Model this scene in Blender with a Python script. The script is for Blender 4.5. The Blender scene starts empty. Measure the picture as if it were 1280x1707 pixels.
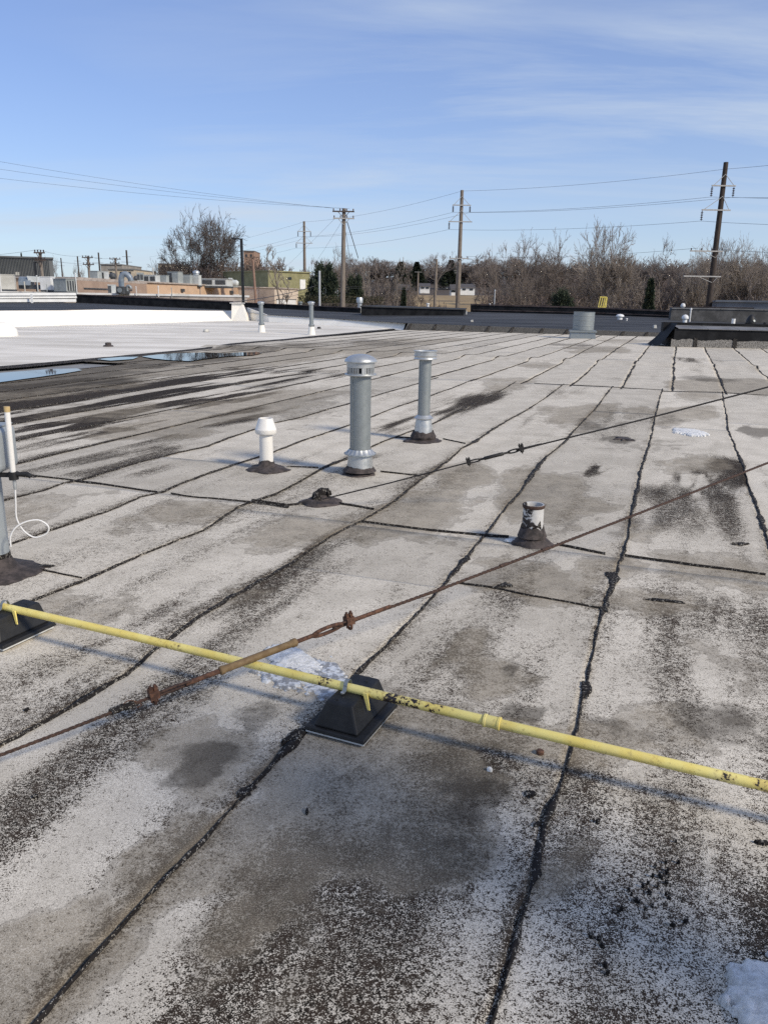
import bpy, math, random
import numpy as np
from mathutils import Vector, Matrix

SC = bpy.context.scene
COL = SC.collection
R_ = math.radians

# ------------------------------------------------------------------ camera, sky, sun, exposure
F_PX, CX, CY, EYE = 1290.0, 640.0, 853.5, 1.6
CAM = np.array([[0.99987927, 0.01553826, 0.0],
                [0.00408538, -0.26289212, 0.96481659],
                [0.01499157, -0.96470011, -0.26292386]])      # columns: right, down, forward

cam = bpy.data.cameras.new('camera')
cam_o = bpy.data.objects.new('camera', cam)
COL.objects.link(cam_o)
cam.sensor_fit = 'VERTICAL'
cam.sensor_height = 36.0
cam.lens = 36.0 * F_PX / 1707.0
cam.clip_start, cam.clip_end = 0.05, 4000
m = Matrix.Identity(4)
for i in range(3):
    m[i][0] = CAM[i][0]; m[i][1] = -CAM[i][1]; m[i][2] = -CAM[i][2]
m[0][3], m[1][3], m[2][3] = 0, 0, EYE
cam_o.matrix_world = m
SC.camera = cam_o

SUN_AZ, SUN_EL = R_(126), R_(35)          # azimuth clockwise from +Y: over the right shoulder
world = bpy.data.worlds.new('World')
SC.world = world
world.use_nodes = True
wt = world.node_tree
bg = wt.nodes['Background']
sky = wt.nodes.new('ShaderNodeTexSky')
sky.sky_type = 'NISHITA'; sky.sun_disc = False
sky.sun_elevation = SUN_EL; sky.sun_rotation = SUN_AZ
sky.air_density = 1.0; sky.dust_density = 0.3; sky.ozone_density = 3.0
hs = wt.nodes.new('ShaderNodeHueSaturation')
hs.inputs['Saturation'].default_value = 1.25
hs.inputs['Hue'].default_value = 0.508
wt.links.new(sky.outputs[0], hs.inputs['Color'])
# thin cirrus, stretched sheets high in the sky dome (same everywhere round the horizon)
tc = wt.nodes.new('ShaderNodeTexCoord')
sep = wt.nodes.new('ShaderNodeSeparateXYZ'); wt.links.new(tc.outputs['Generated'], sep.inputs[0])
def wmath(op, a, b=None, clamp=False):
    n = wt.nodes.new('ShaderNodeMath'); n.operation = op; n.use_clamp = clamp
    for i, v in enumerate((a, b)):
        if v is None: continue
        if isinstance(v, (int, float)): n.inputs[i].default_value = v
        else: wt.links.new(v, n.inputs[i])
    return n.outputs[0]
den = wmath('ADD', wmath('MAXIMUM', sep.outputs[2], 0.0), 0.16)
cmb = wt.nodes.new('ShaderNodeCombineXYZ')
wt.links.new(wmath('DIVIDE', sep.outputs[0], den), cmb.inputs[0])
wt.links.new(wmath('DIVIDE', sep.outputs[1], den), cmb.inputs[1])
mp = wt.nodes.new('ShaderNodeMapping')
mp.inputs['Rotation'].default_value = (0, 0, R_(-62))
mp.inputs['Scale'].default_value = (0.55, 2.6, 1)
mp.inputs['Location'].default_value = (0.35, 0.9, 0)
wt.links.new(cmb.outputs[0], mp.inputs[0])
n1 = wt.nodes.new('ShaderNodeTexNoise'); n1.inputs['Scale'].default_value = 0.9
n1.inputs['Detail'].default_value = 9; n1.inputs['Roughness'].default_value = 0.62; n1.inputs['Distortion'].default_value = 0.5
wt.links.new(mp.outputs[0], n1.inputs[0])
mp2 = wt.nodes.new('ShaderNodeMapping'); mp2.inputs['Scale'].default_value = (0.55, 0.7, 1); mp2.inputs['Location'].default_value = (2.1, 0.2, 0)
wt.links.new(cmb.outputs[0], mp2.inputs[0])
n2 = wt.nodes.new('ShaderNodeTexNoise'); n2.inputs['Scale'].default_value = 0.8; n2.inputs['Detail'].default_value = 3
wt.links.new(mp2.outputs[0], n2.inputs[0])
c1 = wmath('MULTIPLY', wmath('SUBTRACT', n1.outputs[0], 0.40, True), 2.2, True)
c2 = wmath('MULTIPLY', wmath('SUBTRACT', n2.outputs[0], 0.38, True), 3.2, True)
cl = wmath('ADD', wmath('MULTIPLY', wmath('MULTIPLY', c1, c2), 1.0), wmath('ADD', 0.27, wmath('MULTIPLY', wmath('POWER', wmath('SUBTRACT', 1.0, wmath('MAXIMUM', sep.outputs[2], 0.0)), 7.0), 0.50)), True)
mix = wt.nodes.new('ShaderNodeMix'); mix.data_type = 'RGBA'
wt.links.new(cl, mix.inputs['Factor'])
tint = wt.nodes.new('ShaderNodeMix'); tint.data_type = 'RGBA'; tint.blend_type = 'MULTIPLY'; tint.inputs['Factor'].default_value = 1.0
wt.links.new(hs.outputs[0], [i for i in tint.inputs if i.name == 'A' and i.type == 'RGBA'][0]); [i for i in tint.inputs if i.name == 'B' and i.type == 'RGBA'][0].default_value = (0.94, 1.06, 1.32, 1)
wt.links.new([o for o in tint.outputs if o.type == 'RGBA'][0], [i for i in mix.inputs if i.name == 'A' and i.type == 'RGBA'][0])
[i for i in mix.inputs if i.name == 'B' and i.type == 'RGBA'][0].default_value = (5.5, 6.3, 7.4, 1)
wt.links.new([o for o in mix.outputs if o.type == 'RGBA'][0], bg.inputs[0])
bg.inputs[1].default_value = 0.11

sun = bpy.data.lights.new('sun', 'SUN')
sun.energy = 3.5; sun.angle = R_(10); sun.color = (1.0, 0.90, 0.73)
sun_o = bpy.data.objects.new('sun', sun); COL.objects.link(sun_o)
sd = Vector((math.sin(SUN_AZ) * math.cos(SUN_EL), math.cos(SUN_AZ) * math.cos(SUN_EL), math.sin(SUN_EL)))
sun_o.rotation_euler = sd.to_track_quat('Z', 'Y').to_euler()
sun_o.location = (20, -15, 30)

SC.view_settings.view_transform = 'Standard'
SC.view_settings.look = 'None'
SC.view_settings.exposure = 0.0
SC.view_settings.gamma = 1.0
SC.view_settings.use_curve_mapping = False
SC.render.engine = 'CYCLES'
SC.cycles.max_bounces = 6
SC.cycles.diffuse_bounces = 3
SC.cycles.use_denoising = False

# ------------------------------------------------------------------ helpers
def ray(px, py):
    return CAM @ np.array([(px - CX) / F_PX, (py - CY) / F_PX, 1.0])
def P(px, py, z=0.0):                      # point of the level plane z seen at a place of the photograph
    r = ray(px, py); return np.array([0, 0, EYE]) + r * ((z - EYE) / r[2])
def Q(px, py, d):                          # point at ground distance d
    r = ray(px, py); return np.array([0, 0, EYE]) + r * (d / r[1])
TH = R_(20.4)
DV = np.array([math.sin(TH), math.cos(TH)]); DU = np.array([math.cos(TH), -math.sin(TH)])
def uv(p): p = np.asarray(p); return float(p[0] * DU[0] + p[1] * DU[1]), float(p[0] * DV[0] + p[1] * DV[1])
def PUV(px, py): return uv(P(px, py))
def XY(u, v): return DU[0] * u + DV[0] * v, DU[1] * u + DV[1] * v

rng = np.random.RandomState(7)
_LAT = rng.rand(512, 512)
def vn(x, y, seed=0):
    x = np.asarray(x, float) + seed * 17.31; y = np.asarray(y, float) + seed * 43.17
    xi = np.floor(x).astype(int); yi = np.floor(y).astype(int)
    fx = x - xi; fy = y - yi
    fx = fx * fx * (3 - 2 * fx); fy = fy * fy * (3 - 2 * fy)
    a = _LAT[xi % 512, yi % 512]; b = _LAT[(xi + 1) % 512, yi % 512]
    c = _LAT[xi % 512, (yi + 1) % 512]; d = _LAT[(xi + 1) % 512, (yi + 1) % 512]
    return (a * (1 - fx) + b * fx) * (1 - fy) + (c * (1 - fx) + d * fx) * fy
def fbm(x, y, seed=0, o=4):
    s = 0; a = 0.5; t = 0
    for k in range(o):
        s = s + a * vn(np.asarray(x) * 2 ** k, np.asarray(y) * 2 ** k, seed + k * 5); t += a; a *= 0.55
    return s / t
def sst(a, b, x):
    t = np.clip((np.asarray(x, float) - a) / (b - a), 0, 1); return t * t * (3 - 2 * t)

class MB:
    def __init__(s): s.v = []; s.f = []
    def add(s, vs, fs):
        k = len(s.v); s.v += [tuple(map(float, p)) for p in vs]; s.f += [tuple(i + k for i in f) for f in fs]; return s
    def box(s, c, d, rz=0, ax=None):
        X = np.array(ax) if ax is not None else np.array([[math.cos(rz), math.sin(rz), 0], [-math.sin(rz), math.cos(rz), 0], [0, 0, 1]])
        c = np.array(c, float); vs = []
        for k in (-1, 1):
            for i, j in ((-1, -1), (1, -1), (1, 1), (-1, 1)):
                vs.append(c + X[0] * i * d[0] / 2 + X[1] * j * d[1] / 2 + X[2] * k * d[2] / 2)
        return s.add(vs, [(3, 2, 1, 0), (4, 5, 6, 7), (0, 1, 5, 4), (1, 2, 6, 5), (2, 3, 7, 6), (3, 0, 4, 7)])
    def tube(s, pts, r, n=8, cap=True):
        pts = [np.array(p, float) for p in pts]; N = len(pts)
        rs = list(r) if hasattr(r, '__len__') else [r] * N
        up = np.array([0, 0, 1.0]); vs = []; prev = None
        for i in range(N):
            t = pts[min(i + 1, N - 1)] - pts[max(i - 1, 0)]; t = t / (np.linalg.norm(t) + 1e-12)
            if prev is None:
                a = np.cross(t, up if abs(t[2]) < 0.9 else np.array([1.0, 0, 0]))
            else: a = prev - t * (prev @ t)
            a = a / (np.linalg.norm(a) + 1e-12); prev = a; b = np.cross(t, a)
            for k in range(n):
                w = 2 * math.pi * k / n; vs.append(pts[i] + rs[i] * (a * math.cos(w) + b * math.sin(w)))
        fs = [(i * n + k, i * n + (k + 1) % n, (i + 1) * n + (k + 1) % n, (i + 1) * n + k) for i in range(N - 1) for k in range(n)]
        if cap: fs += [tuple(range(n))[::-1], tuple((N - 1) * n + k for k in range(n))]
        return s.add(vs, fs)
    def lathe(s, prof, n=24, c=(0, 0, 0), cap=True, jit=0, seed=1, sx=1, sy=1):
        rr = np.random.RandomState(seed); vs = []
        for (r, z) in prof:
            for k in range(n):
                w = 2 * math.pi * k / n
                q = r * (1 + jit * (rr.rand() - .5) * 2) if jit else r
                vs.append((c[0] + sx * q * math.cos(w), c[1] + sy * q * math.sin(w), c[2] + z))
        N = len(prof)
        fs = [(i * n + k, i * n + (k + 1) % n, (i + 1) * n + (k + 1) % n, (i + 1) * n + k) for i in range(N - 1) for k in range(n)]
        if cap: fs += [tuple(range(n))[::-1], tuple((N - 1) * n + k for k in range(n))]
        return s.add(vs, fs)
    def ring(s, c, t, R, r, n=14, k=8, a0=0, a1=2 * math.pi, stretch=None):   # torus in the plane normal to t
        t = np.array(t, float); t /= np.linalg.norm(t)
        a = np.cross(t, [0, 0, 1.0]); a = a / np.linalg.norm(a) if np.linalg.norm(a) > 1e-6 else np.array([1.0, 0, 0]); b = np.cross(t, a)
        pts = [np.array(c) + R * (a * math.cos(w) + b * math.sin(w)) for w in np.linspace(a0, a1, n + 1)]
        return s.tube(pts, r, k)
    def poly(s, pts): return s.add(pts, [tuple(range(len(pts)))])
    def prism(s, bot, top):
        n = len(bot)
        return s.add(list(bot) + list(top), [tuple(range(n))[::-1], tuple(range(n, 2 * n))] + [(i, (i + 1) % n, n + (i + 1) % n, n + i) for i in range(n)])
    def build(s, name, mt, parent=None, smooth=None, loc=None, bevel=0):
        me = bpy.data.meshes.new(name); me.from_pydata(s.v, [], s.f); me.validate(); me.update()
        if mt is not None: me.materials.append(mt)
        if smooth:
            me.polygons.foreach_set('use_smooth', [True] * len(me.polygons)); me.set_sharp_from_angle(angle=R_(smooth))
        o = bpy.data.objects.new(name, me); COL.objects.link(o)
        if parent: o.parent = parent
        if loc is not None: o.location = loc
        if bevel:
            b = o.modifiers.new('bevel', 'BEVEL'); b.width = bevel; b.segments = 2; b.limit_method = 'ANGLE'
        return o

def npmesh(name, v, f4, mt, parent=None, smooth=False, attrs=None):
    me = bpy.data.meshes.new(name); v = np.ascontiguousarray(v, np.float32); f4 = np.ascontiguousarray(f4, np.int32)
    k = f4.shape[1]
    me.vertices.add(len(v)); me.vertices.foreach_set('co', v.ravel())
    me.loops.add(f4.size); me.loops.foreach_set('vertex_index', f4.ravel())
    me.polygons.add(len(f4)); me.polygons.foreach_set('loop_start', np.arange(0, f4.size, k, dtype=np.int32))
    me.update(calc_edges=True)
    if smooth: me.polygons.foreach_set('use_smooth', np.ones(len(f4), bool))
    for an, av in (attrs or {}).items():
        a = me.attributes.new(an, 'FLOAT', 'POINT'); a.data.foreach_set('value', np.ascontiguousarray(av, np.float32).ravel())
    if mt: me.materials.append(mt)
    o = bpy.data.objects.new(name, me); COL.objects.link(o)
    if parent: o.parent = parent
    return o
def tag(o, label=None, cat=None, group=None, kind=None):
    if label: o['label'] = label
    if cat: o['category'] = cat
    if group: o['group'] = group
    if kind: o['kind'] = kind
    return o
def thing(name, label, cat, loc=(0, 0, 0), rz=0, group=None):
    o = bpy.data.objects.new(name, None); COL.objects.link(o); o.empty_display_size = .1
    o.location = tuple(map(float, loc)); o.rotation_euler = (0, 0, rz)
    return tag(o, label, cat, group)
def dup(root, loc, rz=0, sc=(1, 1, 1), label=None, group=None):
    r = root.copy(); COL.objects.link(r); r.location = tuple(map(float, loc)); r.rotation_euler = (0, 0, rz); r.scale = sc
    if label: r['label'] = label
    if group: r['group'] = group
    for ch in root.children:
        c = ch.copy(); COL.objects.link(c); c.parent = r
        for g in ch.children:
            d = g.copy(); COL.objects.link(d); d.parent = c
    return r

# ------------------------------------------------------------------ materials
class NT:
    def __init__(s, name):
        s.m = bpy.data.materials.new(name); s.m.use_nodes = True; s.t = s.m.node_tree; s.b = s.t.nodes['Principled BSDF']
    def n(s, ty, **kw):
        x = s.t.nodes.new(ty)
        for k, v in kw.items():
            if isinstance(k, str) and hasattr(x, k): setattr(x, k, v)
        return x
    def l(s, a, b): s.t.links.new(a, b)
    def obj(s, scale=(1, 1, 1)):
        t = s.n('ShaderNodeTexCoord'); mpn = s.n('ShaderNodeMapping'); mpn.inputs['Scale'].default_value = scale
        s.l(t.outputs['Object'], mpn.inputs[0]); return mpn.outputs[0]
    def noise(s, vec, scale, det=3, rough=.5, dist=0):
        x = s.n('ShaderNodeTexNoise'); x.inputs['Scale'].default_value = scale; x.inputs['Detail'].default_value = det
        x.inputs['Roughness'].default_value = rough; x.inputs['Distortion'].default_value = dist
        s.l(vec, x.inputs[0]); return x.outputs[0]
    def math(s, op, a, b=None, c=None, clamp=False):
        x = s.n('ShaderNodeMath'); x.operation = op; x.use_clamp = clamp
        for i, v in enumerate((a, b, c)):
            if v is None: continue
            if isinstance(v, (int, float)): x.inputs[i].default_value = v
            else: s.l(v, x.inputs[i])
        return x.outputs[0]
    def step(s, v, a, b, o0=0.0, o1=1.0):
        x = s.n('ShaderNodeMapRange'); x.interpolation_type = 'SMOOTHSTEP'; s.l(v, x.inputs[0])
        for i, q in enumerate((a, b, o0, o1)): x.inputs[i + 1].default_value = q
        return x.outputs[0]
    def mix(s, f, a, b, mode='MIX'):
        x = s.n('ShaderNodeMix'); x.data_type = 'RGBA'; x.blend_type = mode
        for nm, v in (('Factor', f), ('A', a), ('B', b)):
            sock = [q for q in x.inputs if q.name == nm and (q.type == ('VALUE' if nm == 'Factor' else 'RGBA'))][0]
            if isinstance(v, (int, float)): sock.default_value = v
            elif isinstance(v, tuple): sock.default_value = (*v, 1) if len(v) == 3 else v
            else: s.l(v, sock)
        return [q for q in x.outputs if q.type == 'RGBA'][0]
    def attr(s, name):
        x = s.n('ShaderNodeAttribute'); x.attribute_name = name; return x.outputs['Fac']
    def bump(s, h, strength=.3, dist=.01):
        x = s.n('ShaderNodeBump'); x.inputs['Strength'].default_value = strength; x.inputs['Distance'].default_value = dist
        s.l(h, x.inputs['Height']); s.l(x.outputs[0], s.b.inputs['Normal'])
    def out(s, col, rough=.7, metal=0.0):
        for nm, v in (('Base Color', col), ('Roughness', rough), ('Metallic', metal)):
            if isinstance(v, (int, float)): s.b.inputs[nm].default_value = v
            elif isinstance(v, tuple): s.b.inputs[nm].default_value = (*v, 1)
            else: s.l(v, s.b.inputs[nm])
        return s.m
def pm(name, a, b, scale=8, rough=.7, metal=0.0, stretch=(1, 1, 1), bump=0, bd=.005, lo=.38, hi=.62, det=5):
    t = NT(name); v = t.obj(stretch); nz = t.noise(v, scale, det, .6)
    col = t.mix(t.step(nz, lo, hi), a, b)
    if bump: t.bump(t.noise(v, scale * 3, 4, .6), bump, bd)
    return t.out(col, rough, metal)

M = {}
def roofing():
    t = NT('granulated_roofing'); v = t.obj()
    bare, dirt, dark, tone = t.attr('bare'), t.attr('dirt'), t.attr('dark'), t.attr('tone')
    nf = t.noise(v, 250, 2, .65)          # single granule clumps, ~6 mm
    nm = t.noise(v, 85, 3, .6)           # ~2 cm
    nl = t.noise(v, 22, 3, .55)          # ~8 cm
    s = t.math('ADD', t.math('MULTIPLY', nf, .62), t.math('ADD', t.math('MULTIPLY', nm, .36), t.math('MULTIPLY', nl, .20)))   # mean .59
    th = t.math('ADD', s, t.math('MULTIPLY', t.math('SUBTRACT', bare, .5), .40))
    mask = t.step(th, .585, .638)
    wn = t.n('ShaderNodeTexWhiteNoise'); sc_ = t.n('ShaderNodeVectorMath'); sc_.operation = 'SCALE'; t.l(v, sc_.inputs[0]); sc_.inputs['Scale'].default_value = 420
    fl = t.n('ShaderNodeVectorMath'); fl.operation = 'FLOOR'; t.l(sc_.outputs[0], fl.inputs[0]); t.l(fl.outputs[0], wn.inputs[0])
    g = t.mix(t.math('POWER', wn.outputs[0], .8), (.35, .316, .262), (.82, .75, .63))
    g = t.mix(t.step(t.noise(v, 2.3, 4, .6), .4, .62, 0, .55), g, (.47, .425, .35))
    bit = t.mix(t.step(nl, .4, .6), (.018, .0145, .011), (.042, .030, .022))
    bit = t.mix(t.math('MULTIPLY', t.math('GREATER_THAN', wn.outputs[0], .86), .5), bit, (.16, .14, .11))
    c = t.mix(mask, g, bit)
    dr_ = t.math('ADD', dirt, t.math('MULTIPLY', t.math('SUBTRACT', t.noise(v, 7, 5, .65), .5), .9))
    dn = t.step(dr_, .34, .62)
    silt = t.mix(t.step(t.noise(v, 5, 4, .6), .38, .62), (.135, .110, .078), (.275, .232, .172))
    silt = t.mix(t.math('MULTIPLY', wn.outputs[0], .35), silt, (.42, .37, .285))
    c = t.mix(t.math('MULTIPLY', dn, t.step(nf, .40, .58, .88, .38)), c, silt)
    rg = t.math('MULTIPLY', t.step(dr_, .30, .38), t.step(dr_, .38, .50, 1, 0))
    c = t.mix(t.math('MULTIPLY', rg, .38), c, (.10, .082, .06))
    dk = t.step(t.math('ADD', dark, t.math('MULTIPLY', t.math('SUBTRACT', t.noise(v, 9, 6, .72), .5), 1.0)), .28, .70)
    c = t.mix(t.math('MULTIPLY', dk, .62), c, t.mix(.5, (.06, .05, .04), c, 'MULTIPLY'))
    tn = t.n('ShaderNodeCombineColor')
    for i in range(3): t.l(tone, tn.inputs[i])
    c = t.mix(1.0, c, tn.outputs[0], 'MULTIPLY')
    t.bump(t.math('ADD', t.math('MULTIPLY', mask, -.8), t.math('MULTIPLY', wn.outputs[0], .5)), .35, .003)
    t.b.inputs['Specular IOR Level'].default_value = .12
    return t.out(c, .95)
M['roofing'] = roofing()
def tar():
    t = NT('black_tar'); v = t.obj()
    c = t.mix(t.noise(v, 40, 4, .6), (.008, .007, .007), (.026, .022, .020))
    wn = t.n('ShaderNodeTexWhiteNoise'); sc_ = t.n('ShaderNodeVectorMath'); sc_.operation = 'SCALE'; t.l(v, sc_.inputs[0]); sc_.inputs['Scale'].default_value = 380
    fl = t.n('ShaderNodeVectorMath'); fl.operation = 'FLOOR'; t.l(sc_.outputs[0], fl.inputs[0]); t.l(fl.outputs[0], wn.inputs[0])
    k = t.math('MULTIPLY', t.math('GREATER_THAN', wn.outputs[0], .72), t.step(t.noise(v, 60, 4, .6), .52, .58))
    c = t.mix(k, c, (.34, .32, .28))
    t.bump(t.noise(v, 110, 4, .6), .6, .004)
    t.b.inputs['Specular IOR Level'].default_value = .2
    return t.out(c, .85)
M['tar'] = tar()
M['mastic'] = pm('grey_brown_mastic', (.032, .026, .024), (.075, .06, .055), 22, .85, bump=.6, bd=.006)
M['white_mem'] = pm('white_membrane', (.60, .59, .56), (.74, .735, .72), 1.1, .55, stretch=(1, 1, 1), lo=.36, hi=.6)
M['white_up'] = pm('white_upstand', (.82, .78, .69), (.88, .84, .76), 1.5, .5, bump=.15, bd=.02)
for k_ in ('white_up',): M[k_].node_tree.nodes['Principled BSDF'].inputs['Specular IOR Level'].default_value = .15
M['black_mem'] = pm('black_membrane', (.035, .036, .038), (.075, .076, .078), .5, .75, stretch=(.35, 2.2, 1), bump=.2, bd=.02)
M['black_wall'] = pm('black_flashing', (.010, .010, .011), (.022, .022, .023), 2.0, .7, bump=.35, bd=.03)
M['gran_dark'] = pm('dark_granule_flashing', (.06, .055, .048), (.33, .31, .28), 34, .95, lo=.36, hi=.6)
M['gran_mid'] = pm('mid_granule_flashing', (.035, .033, .03), (.15, .14, .125), 34, .95, lo=.40, hi=.62)
for k_ in ('black_mem', 'black_wall'): M[k_].node_tree.nodes['Principled BSDF'].inputs['Specular IOR Level'].default_value = .15
M['parapet_grey'] = pm('weathered_grey_parapet', (.06, .058, .055), (.115, .11, .105), 1.6, .85, bump=.2, bd=.02)
M['coping'] = pm('grey_coping', (.13, .125, .12), (.21, .205, .20), 1.2, .6)
M['rust_coping'] = pm('brown_coping', (.045, .03, .026), (.10, .07, .06), 2, .6)
M['tan_fascia'] = pm('tan_fascia', (.33, .28, .24), (.46, .40, .35), 1.5, .6)
M['roof_box'] = pm('roof_deck', (.2, .2, .2), (.25, .25, .24), 3, .9)
def galv(name, a, b, rough=.38, metal=.85):
    t = NT(name); v = t.obj()
    vo = t.n('ShaderNodeTexVoronoi'); vo.inputs['Scale'].default_value = 45; t.l(v, vo.inputs[0])
    sp = t.n('ShaderNodeSeparateColor'); t.l(vo.outputs['Color'], sp.inputs[0])
    c = t.mix(sp.outputs[0], a, b)
    c = t.mix(t.step(t.noise(t.obj((6, 6, 1.2)), 3, 4, .6), .5, .72, 0, .35), c, (.32, .33, .33))
    t.bump(t.noise(v, 9, 2), .08, .01)
    return t.out(c, t.step(t.noise(v, 12, 3), .3, .7, rough - .08, rough + .12), metal)
M['galv'] = galv('galvanized_steel', (.27, .295, .295), (.30, .325, .325), .50, .55)
M['galv_bright'] = galv('bright_galvanized_cap', (.50, .51, .50), (.55, .56, .55), .42, .7)
M['alu'] = galv('aluminium_collar', (.50, .51, .50), (.56, .57, .56), .40, .7)
M['grey_paint'] = pm('grey_enclosure_paint', (.25, .275, .285), (.31, .335, .345), 3, .45)
M['pvc'] = pm('white_pvc', (.77, .745, .69), (.83, .80, .745), 6, .38)
M['pvc_dirty'] = pm('weathered_white_plastic', (.62, .61, .58), (.74, .73, .71), 9, .5)
M['dark_slot'] = pm('dark_opening', (.012, .012, .012), (.02, .02, .02), 9, .9)
def yellow():
    t = NT('peeling_yellow_paint'); v = t.obj()
    pe = t.attr('peel')
    n = t.noise(v, 75, 4, .6, .4); n2 = t.noise(v, 14, 3, .5)
    msk = t.step(t.math('ADD', t.math('MULTIPLY', pe, .25), t.math('ADD', t.math('MULTIPLY', n, .6), t.math('MULTIPLY', n2, .35))), .70, .72)
    y = t.mix(t.step(t.noise(v, 6, 4, .6), .35, .65), (.80, .63, .16), (.87, .74, .25))
    y = t.mix(t.step(t.noise(v, 70, 3), .6, .7, 0, .5), y, (.42, .32, .10))
    ms2 = t.step(t.math('ADD', t.math('MULTIPLY', pe, .25), t.math('ADD', t.math('MULTIPLY', n, .6), t.math('MULTIPLY', n2, .35))), .60, .71)
    y = t.mix(t.math('MULTIPLY', ms2, .45), y, (.30, .17, .05))
    y = t.mix(t.step(t.noise(v, 3.5, 4, .6), .5, .75, 0, .4), y, (.70, .62, .36))
    c = t.mix(msk, y, (.028, .02, .018))
    t.bump(t.math('MULTIPLY', msk, -1.0), .6, .002)
    return t.out(c, .42)
M['yellow'] = yellow()
M['yellow_rail'] = pm('yellow_rail_paint', (.72, .58, .10), (.80, .66, .16), 5, .5)
M['rubber'] = pm('black_rubber', (.006, .006, .0065), (.013, .013, .0135), 25, .6, bump=.15, bd=.002)
M['pad'] = pm('pale_foam_pad', (.5, .5, .47), (.6, .6, .57), 20, .9)
M['rust'] = pm('rusty_steel', (.060, .028, .017), (.135, .064, .036), 60, .85, bump=.6, bd=.002)
M['rust_dark'] = pm('dark_rusty_cable', (.034, .018, .013), (.075, .040, .026), 90, .8, bump=.5, bd=.002)
M['rust_yel'] = pm('ochre_rusted_body', (.17, .105, .045), (.24, .16, .075), 30, .75, bump=.3, bd=.002)
M['cable_black'] = pm('blackened_cable', (.012, .011, .010), (.028, .024, .022), 60, .6)
M['white_cable'] = pm('white_cable_jacket', (.72, .71, .68), (.78, .77, .75), 30, .5)
M['tan_plastic'] = pm('tan_plastic_tip', (.5, .36, .16), (.58, .42, .2), 20, .6)
def peelpipe():
    t = NT('peeling_white_on_black_pipe'); v = t.obj()
    n = t.noise(v, 18, 5, .62, .6); sx = t.n('ShaderNodeSeparateXYZ'); t.l(v, sx.inputs[0])
    k = t.math('ADD', n, t.math('MULTIPLY', sx.outputs[0], 2.2))
    k = t.math('ADD', k, t.math('MULTIPLY', t.math('SUBTRACT', sx.outputs[2], .1), .8))
    c = t.mix(t.step(k, .50, .54), (.025, .02, .018), t.mix(t.noise(v, 30, 3), (.42, .41, .39), (.66, .65, .63)))
    return t.out(c, .6)
M['peelpipe'] = peelpipe()
def snow():
    t = NT('old_snow'); v = t.obj()
    c = t.mix(t.step(t.noise(v, 40, 4, .7), .35, .65), (.60, .595, .57), (.88, .87, .84))
    t.bump(t.noise(v, 120, 6, .75), .8, .008)
    t.b.inputs['Subsurface Weight'].default_value = 0.0
    return t.out(c, .7)
M['snow'] = snow()
M['slush'] = pm('thin_grey_ice', (.25, .25, .25), (.62, .64, .66), 34, .35, bump=.4, bd=.004, lo=.45, hi=.58)
M['water'] = NT('standing_water').out((.012, .013, .014), .03)
M['bark'] = pm('grey_brown_bark', (.12, .10, .085), (.20, .165, .14), 6, .9, bump=.3)
M['bark_pale'] = pm('pale_bark', (.17, .15, .13), (.28, .25, .215), 6, .9)
M['bark_oak'] = pm('dark_bark', (.045, .038, .034), (.085, .07, .06), 6, .9)
M['twig'] = pm('brown_twigs', (.145, .118, .10), (.235, .195, .165), .8, .9)
M['twig_pale'] = pm('pale_twigs', (.22, .185, .155), (.34, .29, .245), .8, .9)
M['twig_red'] = pm('russet_twigs', (.125, .093, .078), (.20, .152, .128), .8, .9)
M['twig_far'] = pm('grey_brown_far_twigs', (.17, .14, .122), (.25, .21, .185), .5, .9)
M['twig_oak'] = pm('dark_twigs', (.075, .062, .053), (.13, .105, .09), .8, .9)
M['needle'] = pm('dark_evergreen_needles', (.016, .026, .014), (.045, .06, .028), 1.5, .8)
M['hedge'] = pm('olive_brown_hedge_leaves', (.035, .036, .016), (.075, .062, .03), 2, .85)
M['wood_pole'] = pm('grey_weathered_pole', (.16, .13, .105), (.26, .22, .18), 3, .9, stretch=(6, 6, .6))
M['wood_dark'] = pm('dark_creosoted_pole', (.030, .022, .018), (.065, .048, .038), 3, .85, stretch=(6, 6, .6))
M['wood_red'] = pm('reddish_pole', (.24, .15, .11), (.34, .22, .165), 3, .9, stretch=(6, 6, .6))
M['arm_grey'] = pm('pale_grey_crossarm', (.36, .35, .33), (.48, .47, .45), 6, .8)
M['arm_dark'] = pm('dark_crossarm', (.06, .045, .038), (.11, .085, .07), 6, .85)
M['insul'] = pm('brown_porcelain', (.028, .014, .012), (.05, .025, .02), 9, .35)
M['wire'] = pm('dark_wire', (.05, .05, .055), (.08, .08, .085), 1, .6)
M['steel_post'] = pm('grey_steel_post', (.42, .43, .43), (.50, .51, .51), 4, .5)
M['black_paint'] = pm('black_lamp_paint', (.012, .012, .013), (.02, .02, .02), 4, .5)
M['peach'] = pm('peach_painted_block', (.52, .36, .24), (.60, .42, .285), .6, .8)
M['peach_brown'] = pm('brownish_block', (.34, .245, .185), (.40, .29, .22), .6, .8)
M['peach_pale'] = pm('pale_peach_panel', (.60, .50, .40), (.66, .56, .45), .6, .7)
M['tan_metal'] = pm('tan_ribbed_metal', (.29, .235, .20), (.35, .285, .245), .8, .6)
M['grey_metal'] = pm('charcoal_ribbed_metal', (.085, .092, .092), (.115, .122, .122), .4, .55)
M['white_paint'] = pm('white_painted_metal', (.72, .72, .70), (.80, .80, .78), 2, .5)
M['unit_grey'] = pm('grey_unit_metal', (.30, .325, .315), (.40, .425, .41), 1.5, .5)
M['unit_pale'] = pm('pale_unit_metal', (.52, .54, .52), (.62, .64, .62), 1.5, .5)
M['unit_beige'] = pm('beige_unit_metal', (.50, .48, .42), (.58, .56, .50), 1.5, .55)
M['unit_dark'] = pm('dark_louvre', (.04, .045, .05), (.08, .085, .09), 4, .6)
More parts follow.
